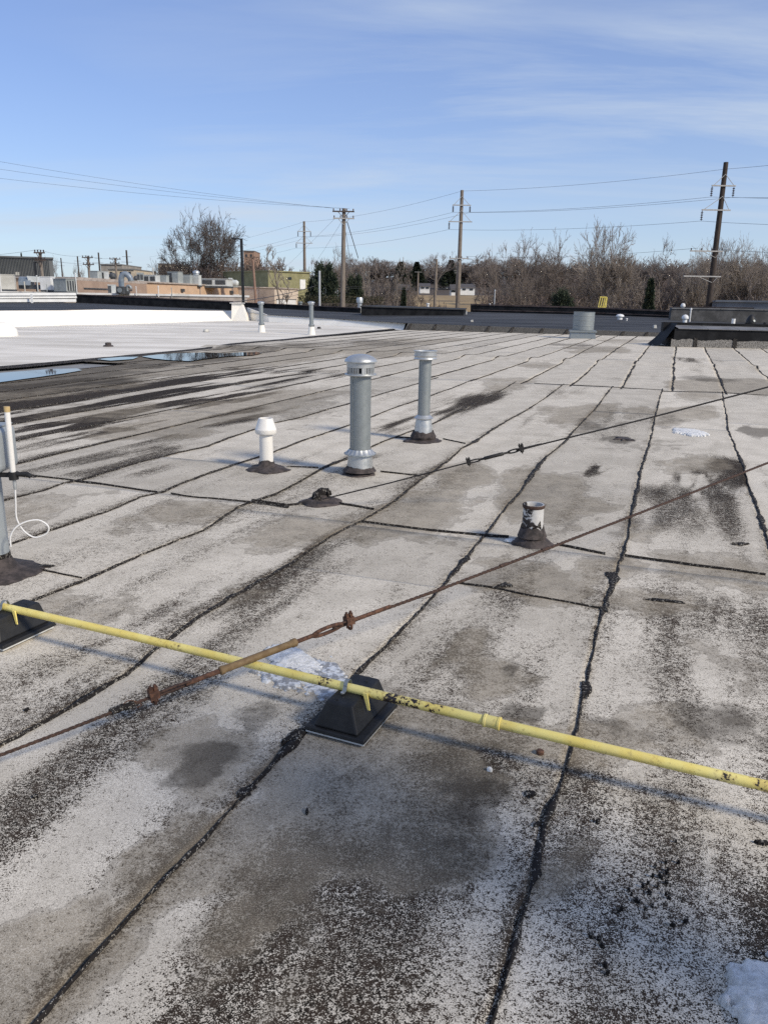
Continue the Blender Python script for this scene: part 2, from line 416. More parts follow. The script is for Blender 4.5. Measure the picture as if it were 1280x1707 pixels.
M['unit_blue'] = pm('blue_grey_duct', (.17, .21, .25), (.26, .30, .34), 1.5, .45, .2)
M['olive'] = pm('olive_siding', (.22, .21, .105), (.28, .265, .14), .8, .75)
M['brick_far'] = pm('brown_brick', (.26, .165, .115), (.34, .225, .16), 1.2, .85)
M['cream'] = pm('cream_render', (.55, .46, .33), (.62, .53, .40), .8, .8)
M['concrete'] = pm('grey_brown_block', (.26, .24, .21), (.34, .315, .28), .8, .85)
M['house_white'] = pm('white_house_siding', (.70, .70, .68), (.78, .78, .76), 1, .7)
M['house_roof'] = pm('dark_shingles', (.06, .055, .055), (.10, .092, .09), 3, .9)
M['glass'] = NT('dark_window_glass').out((.03, .035, .04), .12)
M['slate'] = pm('blue_grey_metal_roof', (.11, .125, .15), (.15, .165, .19), .8, .5)
def terrain_mat():
    t = NT('winter_grass'); v = t.obj()
    c = t.mix(t.step(t.noise(v, .05, 5, .6), .4, .6), (.27, .19, .095), (.38, .27, .13))
    c = t.mix(t.step(t.noise(t.obj((.3, 1, 1)), .25, 5, .7), .45, .7, 0, .6), c, (.17, .125, .07))
    sx = t.n('ShaderNodeSeparateXYZ'); t.l(v, sx.inputs[0])
    c = t.mix(t.step(t.math('ADD', sx.outputs[1], t.math('MULTIPLY', t.noise(v, .03, 3), 40)), 255, 275), c, (.075, .058, .045))
    return t.out(c, .95)
M['terrain'] = terrain_mat()

# ------------------------------------------------------------------ ground far below the roof
def ter(x, y):
    x = np.asarray(x, float); y = np.asarray(y, float)
    k = sst(-45, 5, x)
    return -5.2 + k * (6.6 * sst(85, 165, y) + 2.2 * sst(160, 235, y) + 10 * sst(240, 420, y)) + (1 - k) * (1.5 * sst(120, 300, y) + 3.5 * sst(300, 600, y)) + 1.2 * (fbm(x / 60, y / 60, 3) - .5)
gx = np.concatenate([np.linspace(-1500, -260, 16), np.linspace(-240, 240, 97), np.linspace(260, 1500, 16)])
gy = np.concatenate([np.linspace(-900, -60, 12), np.linspace(-50, 480, 107), np.linspace(520, 3000, 20)])
GX, GY = np.meshgrid(gx, gy)
GV = np.stack([GX, GY, ter(GX, GY)], -1).reshape(-1, 3)
ny, nx = GX.shape
I = np.arange((ny - 1) * (nx - 1)); I = I // (nx - 1) * nx + I % (nx - 1)
tag(npmesh('ground', GV, np.stack([I, I + 1, I + nx + 1, I + nx], 1), M['terrain'], smooth=True), kind='structure')

# ------------------------------------------------------------------ the roof we stand on
roof = MB()
rc = [XY(-26, -14), XY(34, -14), XY(34, 45), XY(-26, 78)]
roof.prism([(x, y, -5.3) for x, y in rc], [(x, y, -.06) for x, y in rc])
roof_o = roof.build('roof', M['roof_box']); tag(roof_o, kind='structure')
# pieces of the roof live in a frame turned along the seams
roof_frame = roof_o

S_PX = {
 1: [(1203,653),(1214,721),(1228,753),(1239,780),(1255,830),(1278,898)],
 2: [(1103,651),(1092,694),(1081,744),(1067,785),(1056,848),(1047,898),(1028,945),(1005,1015),(990,1070),(966,1180),(960,1215),(935,1300),(905,1380),(890,1450),(868,1530),(845,1620),(818,1707)],
 3: [(1019,646),(990,685),(954,721),(940,739),(917,757),(904,769),(883,798),(868,821),(836,857),(809,891),(785,920),(745,970),(720,998),(690,1030),(640,1080),(590,1128),(520,1205),(480,1245),(410,1320),(330,1410),(240,1510),(150,1610),(70,1707)],
 4: [(938,642),(904,667),(868,690),(829,712),(795,735),(770,748),(748,767),(700,803),(660,835),(610,865),(550,895),(480,945),(400,990),(330,1030),(270,1075),(210,1125),(100,1190),(0,1245)],
 5: [(859,637),(827,656),(784,676),(718,708),(678,722),(638,737),(580,765),(539,781),(503,802),(464,823),(400,845),(340,885),(240,925),(150,965),(50,1005)],
 6: [(790,633),(717,661),(671,675),(619,696),(545,722),(506,735),(456,754),(390,775),(332,796),(300,808),(270,822),(234,830),(187,851),(117,876),(50,898)],
 7: [(500,697),(457,706),(426,716),(383,730),(348,744),(297,755),(234,771),(187,785),(144,798),(105,806),(70,820),(23,831)]}
S2_PX = {1: [(1173,578),(1194,622)], 2: [(1126,578),(1122,612),(1121,649)], 3: [(1081,578),(1058,608),(1038,644)], 4: [(1026,583),(990,610),(960,637)], 5: [(981,581),(931,608),(879,635)]}
def curve(px):
    a = np.array([PUV(*p) for p in px]); a = a[np.argsort(a[:, 1])]; return a[:, 1], a[:, 0]
SEAM1, SEAM2 = {}, {}
for j in range(-9, 19):
    base = .74 - .962 * (j - 1)
    SEAM1[j] = curve(S_PX[j]) if j in S_PX else (np.array([0., 50.]), np.array([base, base]))
    b2 = .95 - 1.0 * (j - 1)
    SEAM2[j] = curve(S2_PX[j]) if j in S2_PX else (np.array([0., 90.]), np.array([b2, b2 - .0]))
VC = 16.15
def seam_u(j, v, course):
    vv, uu = (SEAM1 if course == 1 else SEAM2)[j]
    u = np.interp(v, vv, uu)
    amp = .011 if course == 1 else .03
    fr = 5.0 if course == 1 else 1.2
    return u + amp * (fbm(v * fr, np.full_like(v, j * 7.7), 11 + j, 4) - .5) * 2 + .03 * (fbm(v * .7, np.full_like(v, j * 3.1), 5, 2) - .5)
def hump(u, v):          # the low swell across the roof, and slight unevenness everywhere
    vr = 22.9 + .35 * (fbm(u * .25, u * 0 + 3, 9, 2) - .5)
    return .075 * np.exp(-((v - vr) / np.where(v < vr, .28, .9)) ** 2) + .012 * (fbm(u * .8, v * .8, 21, 3) - .5) + .006 * (fbm(u * 3.1, v * 1.2, 22, 2) - .5)

# weathering of the granules, and one painted soft shadow: (photo x, y, half-size across, half-size along, amount, edge)
DIRT = [(470,890,.34,.55,.9),(560,880,.3,.5,.6),(690,850,.42,.9,.75),(770,790,.35,.9,.6),(900,810,.42,1.0,.85),(945,850,.34,.7,.8),(870,965,.34,.33,.9),(935,985,.25,.28,.75),
 (1010,950,.2,.35,.5),(1135,690,.55,1.5,.95),(1170,650,.5,1.6,.7),(975,690,.6,1.5,.75),(1165,775,.4,.6,.55),(1060,690,.5,1.2,.7),(780,1075,.18,.35,.75),(830,1130,.22,.24,.7),(700,1250,.3,.2,.8),
 (560,1290,.24,.26,.95),(640,1340,.36,.3,.8),(480,1430,.16,.26,.7),(330,1430,.2,.26,.75),(330,1270,.24,.26,.85),(720,1190,.35,.2,.6),(140,1600,.2,.25,.7),(20,1640,.2,.25,.8),(740,1300,.2,.2,.75),
 (880,1230,.3,.16,.8),(1000,1240,.3,.2,.7),(1180,960,.4,.5,.55),(1090,880,.4,.5,.5),(1090,1010,.3,.3,.55),(900,610,.9,1.6,.5),(560,583,3.4,5,.95),(440,590,3,5,.9),(300,605,2.6,4,.95),(120,630,2.4,3.6,.95),(30,640,2,3,.9),
 (680,570,2,6,.75),(990,583,1.2,2.6,.9),(1040,570,1.4,3,.5),(330,690,1.1,1.6,.7),(480,660,1.6,2.2,.6),(180,690,1.2,1.2,.6),(250,720,.8,.8,.75),(1190,640,1.2,2.2,.8),(850,640,1.0,2.0,.45),(80,850,.5,.6,.45),(280,850,.5,.6,.5),
 (1120,1200,.35,.25,.6),(1220,1130,.3,.4,.5),(930,1450,.1,.2,.4),(430,1520,.12,.2,.4),(160,1010,.4,.4,.35),(420,1000,.2,.3,.4)]
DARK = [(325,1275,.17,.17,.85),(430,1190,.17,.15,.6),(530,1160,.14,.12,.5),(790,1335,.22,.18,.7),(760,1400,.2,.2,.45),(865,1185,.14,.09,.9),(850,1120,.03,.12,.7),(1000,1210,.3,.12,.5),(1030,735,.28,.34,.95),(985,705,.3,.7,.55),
 (1110,700,.3,.8,.5),(1270,720,.35,.55,.95),(1230,1210,.3,.2,.6),(620,1290,.2,.1,.35),(340,575,2.6,3.6,.55),(240,598,2.4,3.2,.9),(60,632,1.8,2.4,.9),(140,615,2,3,.8),(420,580,2,4,.6),(560,572,2.6,5,.5),(960,575,1.2,1.6,.6),(1180,632,.9,1.0,.6),  # the blob at the right edge paints a soft shadow into the roof colour
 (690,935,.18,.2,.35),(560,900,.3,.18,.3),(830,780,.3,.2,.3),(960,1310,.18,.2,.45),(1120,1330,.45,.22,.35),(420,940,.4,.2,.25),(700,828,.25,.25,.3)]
BARE = [(1275,1560,.16,.4,1.1),(450,1010,.42,1.3,.50),(350,1080,.3,.7,.45),(640,960,.4,.5,.35),(700,1060,.22,.5,.25),(1150,830,.42,1.3,.50),(1230,790,.3,.8,.3),(1060,1080,.5,.9,.25),(1180,1080,.5,.9,.30),(100,1250,.3,.5,.45),
 (180,1200,.25,.6,.5),(100,680,3.4,2.4,.75),(250,660,2.6,2.6,.7),(350,640,2.4,3.2,.55),(80,720,2,1.4,.7),(420,625,1.8,3,.45),(160,760,1.2,1.0,.5),(30,700,2.2,1.6,.55),(330,700,1.0,1.4,.45),(340,1480,.3,.3,.42),(560,1480,.4,.3,.42),(780,1480,.4,.3,.32),(440,1640,.5,.3,.42),
 (700,1640,.5,.3,.38),(950,1500,.3,.3,.40),(1000,1350,.3,.3,.3),(250,1600,.25,.3,.32),(1120,1450,.3,.3,.30),(790,670,.35,2.2,.35),(840,700,.3,1.5,.3),(690,700,.3,1.6,.35),(600,760,.3,.8,.2),(960,780,.4,.35,.4),(1150,600,.8,1.6,.25),(800,1290,.3,.2,.35),(150,1040,.25,.7,.25),(60,1330,.25,.35,.5),(860,1000,.3,.2,.2)]
def blobs(lst, u, v, seed):
    out = np.zeros_like(u)
    for k, (px, py, ru, rv, amt) in enumerate(lst):
        cu, cv = PUV(px, py)
        near = (np.abs(u - cu) < ru * 2.2) & (np.abs(v - cv) < rv * 2.2)
        if not near.any(): continue
        uu, vv = u[near], v[near]
        a = (uu - cu) / ru + 1.7 * (fbm(uu / ru * 1.1, vv / rv * 1.1, seed + k, 4) - .5)
        b = (vv - cv) / rv + 1.7 * (fbm(uu / ru * 1.1 + 9, vv / rv * 1.1, seed + k + 50, 4) - .5)
        out[near] = np.maximum(out[near], amt * (1 - sst(.40, 1.2, np.sqrt(a * a + b * b))))
    return out
def weather_and_shade(u, v, j, seed):
    # granule loss in streaks along the roll, worse near the laps
    st = fbm(u * 5.5 + j * 3.3, v * .55, 31 + j % 7, 5); st = np.where(v > 8, .5 * st + .5 * fbm(u * 2.1, v * .22, 36, 5), st); br = fbm(u * .8, v * .5, 44, 4); fine = fbm(u * 9, v * 3.2, 52, 4)
    bare = .16 + np.where(v < 7.5, 1.7, 1.2) * (st - .5) + .9 * (br - .5) + .55 * (fine - .5)
    bare = np.where(v > 16.15, bare * .8 - .06, bare)
    bare = bare + (1.0 + .6 * sst(2.0, 3.4, v)) * blobs(BARE, u, v, 61) * np.where(v > 7, .1 + 2.1 * sst(.42, .60, st), .5 + 1.0 * sst(.35, .62, st))
    dirt = blobs(DIRT, u, v, 71) + 1.0 * (fbm(u * .9, v * .6, 83, 5) - .43)
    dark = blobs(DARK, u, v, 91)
    w = fbm(u * 1.4, v * 1.0, 97, 5)
    x = np.clip(bare + .16 * (1 - sst(3.0, 6.0, v)), 0, 3) ** 1.3; bare = np.where(v < 7.5, .30 + .56 * x / (1 + .8 * x), .19 + .85 * x / (1 + .75 * x))
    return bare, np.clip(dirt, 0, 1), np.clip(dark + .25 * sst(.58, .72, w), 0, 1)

LAPS = {2: [5.02, 12.4], 3: [4.06, 5.06], 4: [5.12], 5: [5.3, 6.72], 6: [5.28, 6.62], 7: [5.28, 11.5], 8: [3.9, 9.6], 9: [6.2, 13.0], 1: [4.9, 11.2], 0: [5.4, 12.0]}
lrr = random.Random(5)
def vgrid(a, b):
    out = [a]; 
    while out[-1] < b:
        d = .045 + .016 * max(out[-1] - 1.2, 0) if out[-1] > .4 else .12
        out.append(out[-1] + d)
    out[-1] = b
    if len(out) > 2 and out[-1] - out[-2] < .02: out.pop(-2)
    return np.array(out)
def sheet(j, v0, v1, course):
    vs = vgrid(v0 - .07, v1); n = 26 if v0 < 15 else 12
    ul = seam_u(j + 1, vs, course) - .05; ur = seam_u(j, vs, course)
    k = np.linspace(0, 1, n)
    endj = .012 * (fbm(k * 5, k * 0 + j, 13, 3) - .5)
    U = ul[:, None] + (ur - ul)[:, None] * k[None, :]
    V = np.repeat(vs[:, None], n, 1).copy(); V[-1] += endj; V[0] += endj
    t = (V - v0) / max(v1 - v0, .1)
    Z = .008 + .006 * k[None, :] + .006 * np.clip(t, 0, 1) + hump(U, V) - .012
    if course == 2: Z = Z + .002
    b, d, w = weather_and_shade(U, V, j, 0)
    e = np.minimum(np.abs(U - ul[:, None]), np.abs(U - ur[:, None]))
    b = b + .3 * np.exp(-(e / .05) ** 2) * (.5 + fbm(U * 3, V * 2.5, 17, 3) - .3)
    tone = .86 + .24 * lrr.random()
    X = DU[0] * U + DV[0] * V; Y = DU[1] * U + DV[1] * V
    vv = np.stack([X, Y, Z], -1).reshape(-1, 3)
    # thickness: a turned-down rim on the lap side and the far end
    m_ = len(vs); idx = np.arange(m_ * n).reshape(m_, n)
    q = np.stack([idx[:-1, :-1], idx[:-1, 1:], idx[1:, 1:], idx[1:, :-1]], -1).reshape(-1, 4)
    rim = np.concatenate([idx[:, -1], idx[-1, ::-1]]); rv = vv[rim].copy(); rv[:, 2] -= .02
    r0 = len(vv); ri = np.arange(len(rim))
    qr = np.stack([rim[:-1], r0 + ri[:-1], r0 + ri[1:], rim[1:]], -1)
    A = lambda a: np.concatenate([a.ravel(), a.ravel()[rim]])
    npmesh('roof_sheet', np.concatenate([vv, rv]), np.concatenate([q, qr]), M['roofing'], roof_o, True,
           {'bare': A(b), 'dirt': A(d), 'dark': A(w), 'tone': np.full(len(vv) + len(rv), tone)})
STRIPS = list(range(-6, 15))
for j in STRIPS:
    lp = LAPS.get(j, [4 + 3.5 * lrr.random(), 10 + 4 * lrr.random()])
    ends = [-2.5] + lp + [VC]
    for a, b in zip(ends[:-1], ends[1:]): sheet(j, a, b, 1)
for j in range(-9, 17):
    far = 47 if j < 4 else 54
    if j < -2: far = 34
    e2 = 24 + 8 * lrr.random()
    sheet(j, VC, e2, 2); sheet(j, e2, far, 2)

# black bitumen squeezed out along the laps
def tar_strip(vs, us, wid, z=.012, rights=False, name='tar_seam'):
    n = len(vs); k = np.array([-1, -.45, .1, .6, 1.0])
    L = (us[:, None] + wid[:, None] * k[None, :] * .5)
    wob = .9 * (wid[:, None] + .006) * (fbm(vs[:, None] * 16 + k[None, :] * 7, k[None, :] * 3 + 0 * vs[:, None], 7, 3) - .5)
    U = L + wob; V = np.repeat(vs[:, None], 5, 1)
    Z = hump(U, V) + z + np.array([-.012, .001, .0018, .001, -.012])[None, :]
    X, Y = XY(U, V)
    idx = np.arange(n * 5).reshape(n, 5)
    q = np.stack([idx[:-1, :-1], idx[:-1, 1:], idx[1:, 1:], idx[1:, :-1]], -1).reshape(-1, 4)
    return npmesh(name, np.stack([X, Y, Z], -1).reshape(-1, 3), q, M['tar'], roof_o, True)
WIDE = {2: [(1.55,.10,.012),(1.95,.12,.035),(2.2,.16,.03),(2.85,.35,.05),(3.5,.2,.03),(4.45,.25,.10),(6.9,.5,.03),(8.3,.5,.05)],
        3: [(2.25,.12,.05),(4.55,.2,.075),(2.9,.6,.012),(7.4,.5,.06)], 4: [(2.2,.3,.02),(4.0,.6,.035),(3.3,.3,.02),(8.9,.4,.06)], 5: [(7.1,.5,.06),(3.6,.5,.03)], 6: [(6.0,.6,.02)], 1: [(6.6,.7,.05),(8.8,.6,.04)], 7: [(6,.6,.03)]}
for j in range(-6, 16):
    vs = np.arange(-1.0, VC + .25, .035) if -1 < j < 9 else np.arange(.5, VC + .25, .12)
    us = seam_u(j, vs, 1)
    g = fbm(vs * 1.3, vs * 0 + j * 5.3, 41, 4)
    wid = .006 + .012 * sst(.42, .75, g) + .0014 * vs
    for (vc, rv, w) in WIDE.get(j, []):
        wid = wid + .5 * w * np.exp(-((vs - vc) / rv) ** 2) * (.55 + .9 * fbm(vs * 9, vs * 0 + j, 43, 3))
    if j >= 8: wid = wid * .8
    wid = wid * (.30 + .70 * sst(.30, .52, fbm(vs * 2.1, vs * 0 + j * 9.1, 57, 3)))
    tar_strip(vs, us - wid * .12, wid)
for j in range(-9, 17):
    vs = np.arange(VC - .2, 47 if j >= -2 else 34, .2); us = seam_u(j, vs, 2)
    wid = .02 + .035 * sst(.4, .75, fbm(vs * .5, vs * 0 + j * 2.3, 47, 4)) + .0006 * vs
    tar_strip(vs, us, wid, .014)
# across the roll ends (traced)
def tar_cross(px, wid, z=.014):
    a = np.array([PUV(*p) for p in px]); a = a[np.argsort(a[:, 0])]
    us = np.arange(a[0, 0], a[-1, 0], .03); vs = np.interp(us, a[:, 0], a[:, 1]) + .02 * (fbm(us * 6, us * 0, int(px[0][0]), 4) - .5)
    w = .34 * wid * (.35 + 1.5 * sst(.35, .7, fbm(us * 3, us * 0 + px[0][1], 53, 3)))
    k = np.array([-1, -.4, .4, 1.0]); V = vs[:, None] + w[:, None] * k[None] * .5; U = np.repeat(us[:, None], 4, 1)
    Z = hump(U, V) + z + np.array([-.013, .003, .003, -.013])[None]
    X, Y = XY(U, V); n = len(us); idx = np.arange(n * 4).reshape(n, 4)
    q = np.stack([idx[:-1, :-1], idx[:-1, 1:], idx[1:, 1:], idx[1:, :-1]], -1).reshape(-1, 4)
    npmesh('tar_seam', np.stack([X, Y, Z], -1).reshape(-1, 3), q, M['tar'], roof_o, True)
for px, w in (([(23,787),(43,792),(113,800),(172,808),(265,822)], .035), ([(285,824),(324,830),(426,839),(484,847)], .04), ([(600,871),(660,878),(700,883),(745,888),(809,894),(850,897)], .03),
              ([(927,910),(963,917),(1013,926)], .025), ([(1040,928),(1130,940),(1280,960)], .012), ([(763,974),(836,985),(881,996),(936,1005),(1008,1019)], .016),
              ([(479,779),(533,781)], .03), ([(634,787),(699,794)], .04), ([(565,840),(628,851)], .035), ([(738,733),(776,741)], .035), ([(20,945),(70,952),(140,966)], .02), ([(660,730),(690,731)], .05),
              ([(890,640),(938,642),(1019,646),(1103,651)], .03), ([(420,835),(480,843),(530,838)], .03), ([(1103,653),(1200,655),(1280,660)], .03)):
    tar_cross(px, w)
# loose smears of tar
def smear(px, py, ru, rv, rot=0, seed=0, mt='tar', name='tar_patch', h=.0015):
    ru *= .7; rv *= .7; cu, cv = PUV(px, py); n = 40; vs = []; rings = [1, .8, .4]
    for r_ in rings:
        for k in range(n):
            w = 2 * math.pi * k / n
            q = r_ * (1 + 1.9 * (float(fbm(math.cos(w) * 2.6 + seed, math.sin(w) * 2.6, seed, 5)) - .5))
            a, b = ru * q * math.cos(w), rv * q * math.sin(w)
            u = cu + a * math.cos(rot) - b * math.sin(rot); v = cv + a * math.sin(rot) + b * math.cos(rot)
            z = float(hump(np.array(u), np.array(v))) + .013 + (h if r_ < 1 else -.012)
            vs.append((*XY(u, v), z))
    vs.append((*XY(cu, cv), float(hump(np.array(cu), np.array(cv))) + .013 + h))
    fs = [(i * n + k, i * n + (k + 1) % n, (i + 1) * n + (k + 1) % n, (i + 1) * n + k) for i in range(2) for k in range(n)]
    b_ = MB().add(vs, fs + [(2 * n + k, 2 * n + (k + 1) % n, 3 * n) for k in range(n)])
    return b_.build(name, M[mt], roof_o, 60)
for i, a in enumerate(((840,979,.07,.05,.6),(1018,962,.05,.12,.1),(66,946,.11,.05,.4),(1110,1005,.13,.02,.1),(1232,908,.08,.03,.5),(975,1150,.028,.10,.0),(883,1328,.028,.026,.8),(485,1232,.03,.09,-.2),
                        (410,1322,.022,.06,-.2),(45,1186,.012,.016,.3),(512,1356,.006,.02,.4),(895,1378,.02,.014,.5),(1005,1018,.03,.06,.3),(30,793,.25,.06,.2),
                        (1270,1410,.03,.012,.2),(60,1330,.012,.008,.2),(995,1372,.01,.008,.2))):
    smear(*a, seed=i + 3)
dr = random.Random(9)
for i in range(26):
    px = 1085 + dr.gauss(0, 26); smear(px, 1475 + dr.gauss(0, 24) - (px - 1085) * .9, dr.uniform(.003, .008), dr.uniform(.003, .006), dr.random() * 3, 100 + i)
for px, py in ((998, 1568), (985, 1563), (1008, 1612), (1003, 1580), (1012, 1625), (1035, 1518), (1142, 1540), (1120, 1545)): smear(px, py, .008, .007, .3, px)
smear(1040, 733, .16, .16, .2, 77, 'mastic', 'tar_patch', .008)

# standing water
def puddle(px, name='puddle', mt='water', z=.02):
    a = [P(x, y, z) for x, y in px]; c = sum(a) / len(a); out = []
    for i in range(len(a)):
        p, q = a[i], a[(i + 1) % len(a)]
        for t in np.linspace(0, 1, 7)[:-1]:
            r = p + (q - p) * t
            w = 1 + .10 * (float(fbm(r[0] * 2.3, r[1] * 1.1, 5, 3)) - .5)
            out.append(tuple(c + (r - c) * w))
    o = MB().poly(out).build(name, M[mt]); return tag(o, kind='structure')
puddle([(-60,627),(20,620),(80,615.5),(128,614),(137,617),(110,622),(60,629),(0,637),(-60,640)], z=.03)
puddle([(236,594),(262,591),(300,588.5),(345,587.5),(372,589),(395,587.5),(430,586.5),(438,588.5),(420,592),(380,594),(340,598),(318,602),(290,601),(262,598)], z=.03)
for q in ([(160,598.5),(195,595),(232,594.5),(222,598.5),(185,601)], ):
    puddle(q, z=.03)

# ------------------------------------------------------------------ white membrane roof, upstands, black roofs
def grid_patch(name, quad, nu, nv, mt, amp=.01, seed=3, zoff=0.0):
    a, b, c, d = [np.array(q, float) for q in quad]
    s, t = np.meshgrid(np.linspace(0, 1, nu), np.linspace(0, 1, nv))
    p = ((1 - s) * (1 - t))[..., None] * a + (s * (1 - t))[..., None] * b + (s * t)[..., None] * c + ((1 - s) * t)[..., None] * d
    p[..., 2] += zoff + amp * (fbm(p[..., 0] * .5, p[..., 1] * .5, seed, 3) - .5)
    idx = np.arange(nu * nv).reshape(nv, nu)
    q = np.stack([idx[:-1, :-1], idx[:-1, 1:], idx[1:, 1:], idx[1:, :-1]], -1).reshape(-1, 4)
    return npmesh(name, p.reshape(-1, 3), q, M[mt], None, True)
# white roof sheet
near = [P(-260, 640, .03), P(0, 612, .03), P(110, 602.5, .03), P(200, 594, .03), P(330, 582, .03), P(390, 573, .03), P(420, 570, .03), P(470, 566, .03), P(560, 557, .03), P(675, 546.5, .03)]
back = [Q(-260, 556, 33), Q(0, 546, 39.5), Q(110, 542.5, 43), Q(200, 540.5, 46), Q(330, 536.5, 52), Q(400, 534, 55.5), Q(420, 534.5, 55.5), Q(450, 537, 53), Q(560, 543, 49.6), Q(678, 549.3, 46.2)]
wv, wf = [], []
NS = 14
A_ = np.array(near); B_ = np.array(back); tt = np.linspace(0, 1, NS)
grid = A_[:, None, :] + (B_ - A_)[:, None, :] * tt[None, :, None]
# refine along the edge
fine = []
for i in range(len(near) - 1):
    for s in np.linspace(0, 1, 9)[:-1]: fine.append(grid[i] + (grid[i + 1] - grid[i]) * s)
fine.append(grid[-1]); g = np.array(fine)
g[:, 0, 0] += .18 * (fbm(np.arange(len(g)) * .45, np.zeros(len(g)), 8, 3) - .5)
g[:, 1:-1, 2] += .05 * (fbm(g[:, 1:-1, 0] * .3, g[:, 1:-1, 1] * .25, 6, 3) - .5)
na, nb = g.shape[:2]; idx = np.arange(na * nb).reshape(na, nb)
q = np.stack([idx[:-1, :-1], idx[:-1, 1:], idx[1:, 1:], idx[1:, :-1]], -1).reshape(-1, 4)[:, ::-1]
wr = npmesh('white_roof', g.reshape(-1, 3), q, None, None, True); tag(wr, kind='structure')
t = NT('white_roof_membrane'); v = t.obj()
strk = t.noise(t.obj((.16, .9, 1)), .8, 6, .65)
c = t.mix(t.step(strk, .40, .66), (.82, .765, .67), (.60, .555, .475))
c = t.mix(t.step(t.noise(v, .22, 4, .6), .45, .7, 0, .55), c, (.50, .46, .39))
t.b.inputs['Specular IOR Level'].default_value = .15
wr.data.materials.append(t.out(c, .7))
# dark mastic line along its near edge, part of the roof
e = g[:, 0]; MBs = MB()
ee = [(p[0], p[1], p[2]) for p in e]
vs, fs = [], []
for i, p in enumerate(ee):
    w = .10 + .10 * float(fbm(i * .6, 2.2, 4, 3)); d = np.array(ee[min(i + 1, len(ee) - 1)]) - np.array(ee[max(i - 1, 0)]); nn = np.array([d[1], -d[0], 0]); nn /= np.linalg.norm(nn)
    for k, z in ((-1, .004), (0, .012), (1, -.03)): vs.append(np.array(p) + nn * w * k + np.array([0, 0, z]))
fs = [(i * 3 + k, i * 3 + k + 1, i * 3 + 4 + k, i * 3 + 3 + k) for i in range(len(ee) - 1) for k in (0, 1)]
MB().add(vs, fs).build('tar_seam', M['tar'], roof_o, 60)

# far roof levels
CB0, CB1 = Q(674, 550, 46), Q(1108, 562, 41.5)              # foot of the granulated curb
CT0, CT1 = Q(680, 539, 46.15), Q(1112, 555, 41.65)
RB = {408: 72.0, 520: 68.5, 601: 66.0, 800: 61.0, 870: 60.3, 1116: 58.5}
rear = [Q(400, 511.5, 72), Q(520, 517.5, 68.5), Q(601, 521.6, 66), Q(800, 519.5, 64), Q(1000, 524, 61), Q(1122, 529, 58.5), Q(1330, 537, 56)]
front = [Q(392, 518, 58.4), Q(442, 525, 53.5), Q(560, 531.7, 50), CT0, Q(900, 547, 43.9), CT1, Q(1330, 563, 39.5)]
nb = 10
G = np.array(front)[:, None, :] + (np.array(rear) - np.array(front))[:, None, :] * np.linspace(0, 1, nb)[None, :, None]
G[:, 1:-1, 2] += .03 * (fbm(G[:, 1:-1, 0] * .4, G[:, 1:-1, 1] * .4, 5, 3) - .5)
idx = np.arange(len(front) * nb).reshape(len(front), nb)
q = np.stack([idx[:-1, :-1], idx[:-1, 1:], idx[1:, 1:], idx[1:, :-1]], -1).reshape(-1, 4)
tag(npmesh('black_roof', G.reshape(-1, 3), q[:, ::-1], M['black_mem'], None, True), kind='structure')
def wall(name, foot, top, thick, mt, label, cat, cap=None, capw=None, caph=.05, group=None):
    """a low wall along a polyline: feet, tops, going back by thick"""
    r = thing(name, label, cat, foot[len(foot) // 2], group=group); L = np.array(r.location)
    f_ = np.array(foot) - L; t_ = np.array(top) - L; bk = np.array([thick[0], thick[1], 0]) if hasattr(thick, '__len__') else np.array([0, thick, 0])
    n = len(f_); vs = list(f_ - [0, 0, .05]) + list(t_) + list(t_ + bk) + list(f_ + bk - [0, 0, .05])
    fs = []
    for i in range(n - 1):
        for a in range(3): fs.append((a * n + i, a * n + i + 1, (a + 1) * n + i + 1, (a + 1) * n + i))
    fs += [(0, n, 2 * n, 3 * n), (n - 1, 4 * n - 1, 3 * n - 1, 2 * n - 1)]
    MB().add(vs, fs).build('wall_face', M[mt], r)
    if cap:
        m_ = MB(); ov = bk / np.linalg.norm(bk) * .05
        a = t_ - ov + [0, 0, .004]; b = t_ + bk + ov + [0, 0, .004]
        for i in range(n - 1):
            k = int(max(1, round(np.linalg.norm(t_[i + 1] - t_[i]) / 3.0)))
            for s in range(k):
                s0, s1 = s / k + .002, (s + 1) / k - .002
                p = [a[i] + (a[i + 1] - a[i]) * s0, a[i] + (a[i + 1] - a[i]) * s1, b[i] + (b[i + 1] - b[i]) * s1, b[i] + (b[i + 1] - b[i]) * s0]
                MB().prism(p, [x + np.array([0, 0, caph]) for x in p]).build('coping', M[cap], r)
    return r
# granulated curb in front of the black roof, with bitumen laps
cf = [CB0 + (CB1 - CB0) * s for s in np.linspace(0, 1, 8)]; ct = [CT0 + (CT1 - CT0) * s for s in np.linspace(0, 1, 8)]
cur = wall('roof_curb', cf, [p + np.array([0, 0, .004]) for p in ct], .25, 'gran_mid', 'low speckled grey curb with black lap strips along front edge of the far black roof', 'curb')
L = np.array(cur.location)
for s in (.015, .12, .235, .335, .43, .545, .64, .74, .845, .93):
    a = CB0 + (CB1 - CB0) * s; b = CT0 + (CT1 - CT0) * s; w = .09
    MB().prism([a - L + [-w, -.03, 0], a - L + [w, -.03, 0], b - L + [w * .7, -.03, .012], b - L + [-w * .7, -.03, .012]],
               [a - L + [-w, .03, 0], a - L + [w, .03, 0], b - L + [w * .7, .03, .012], b - L + [-w * .7, .03, .012]]).build('lap_strip', M['tar'], cur)
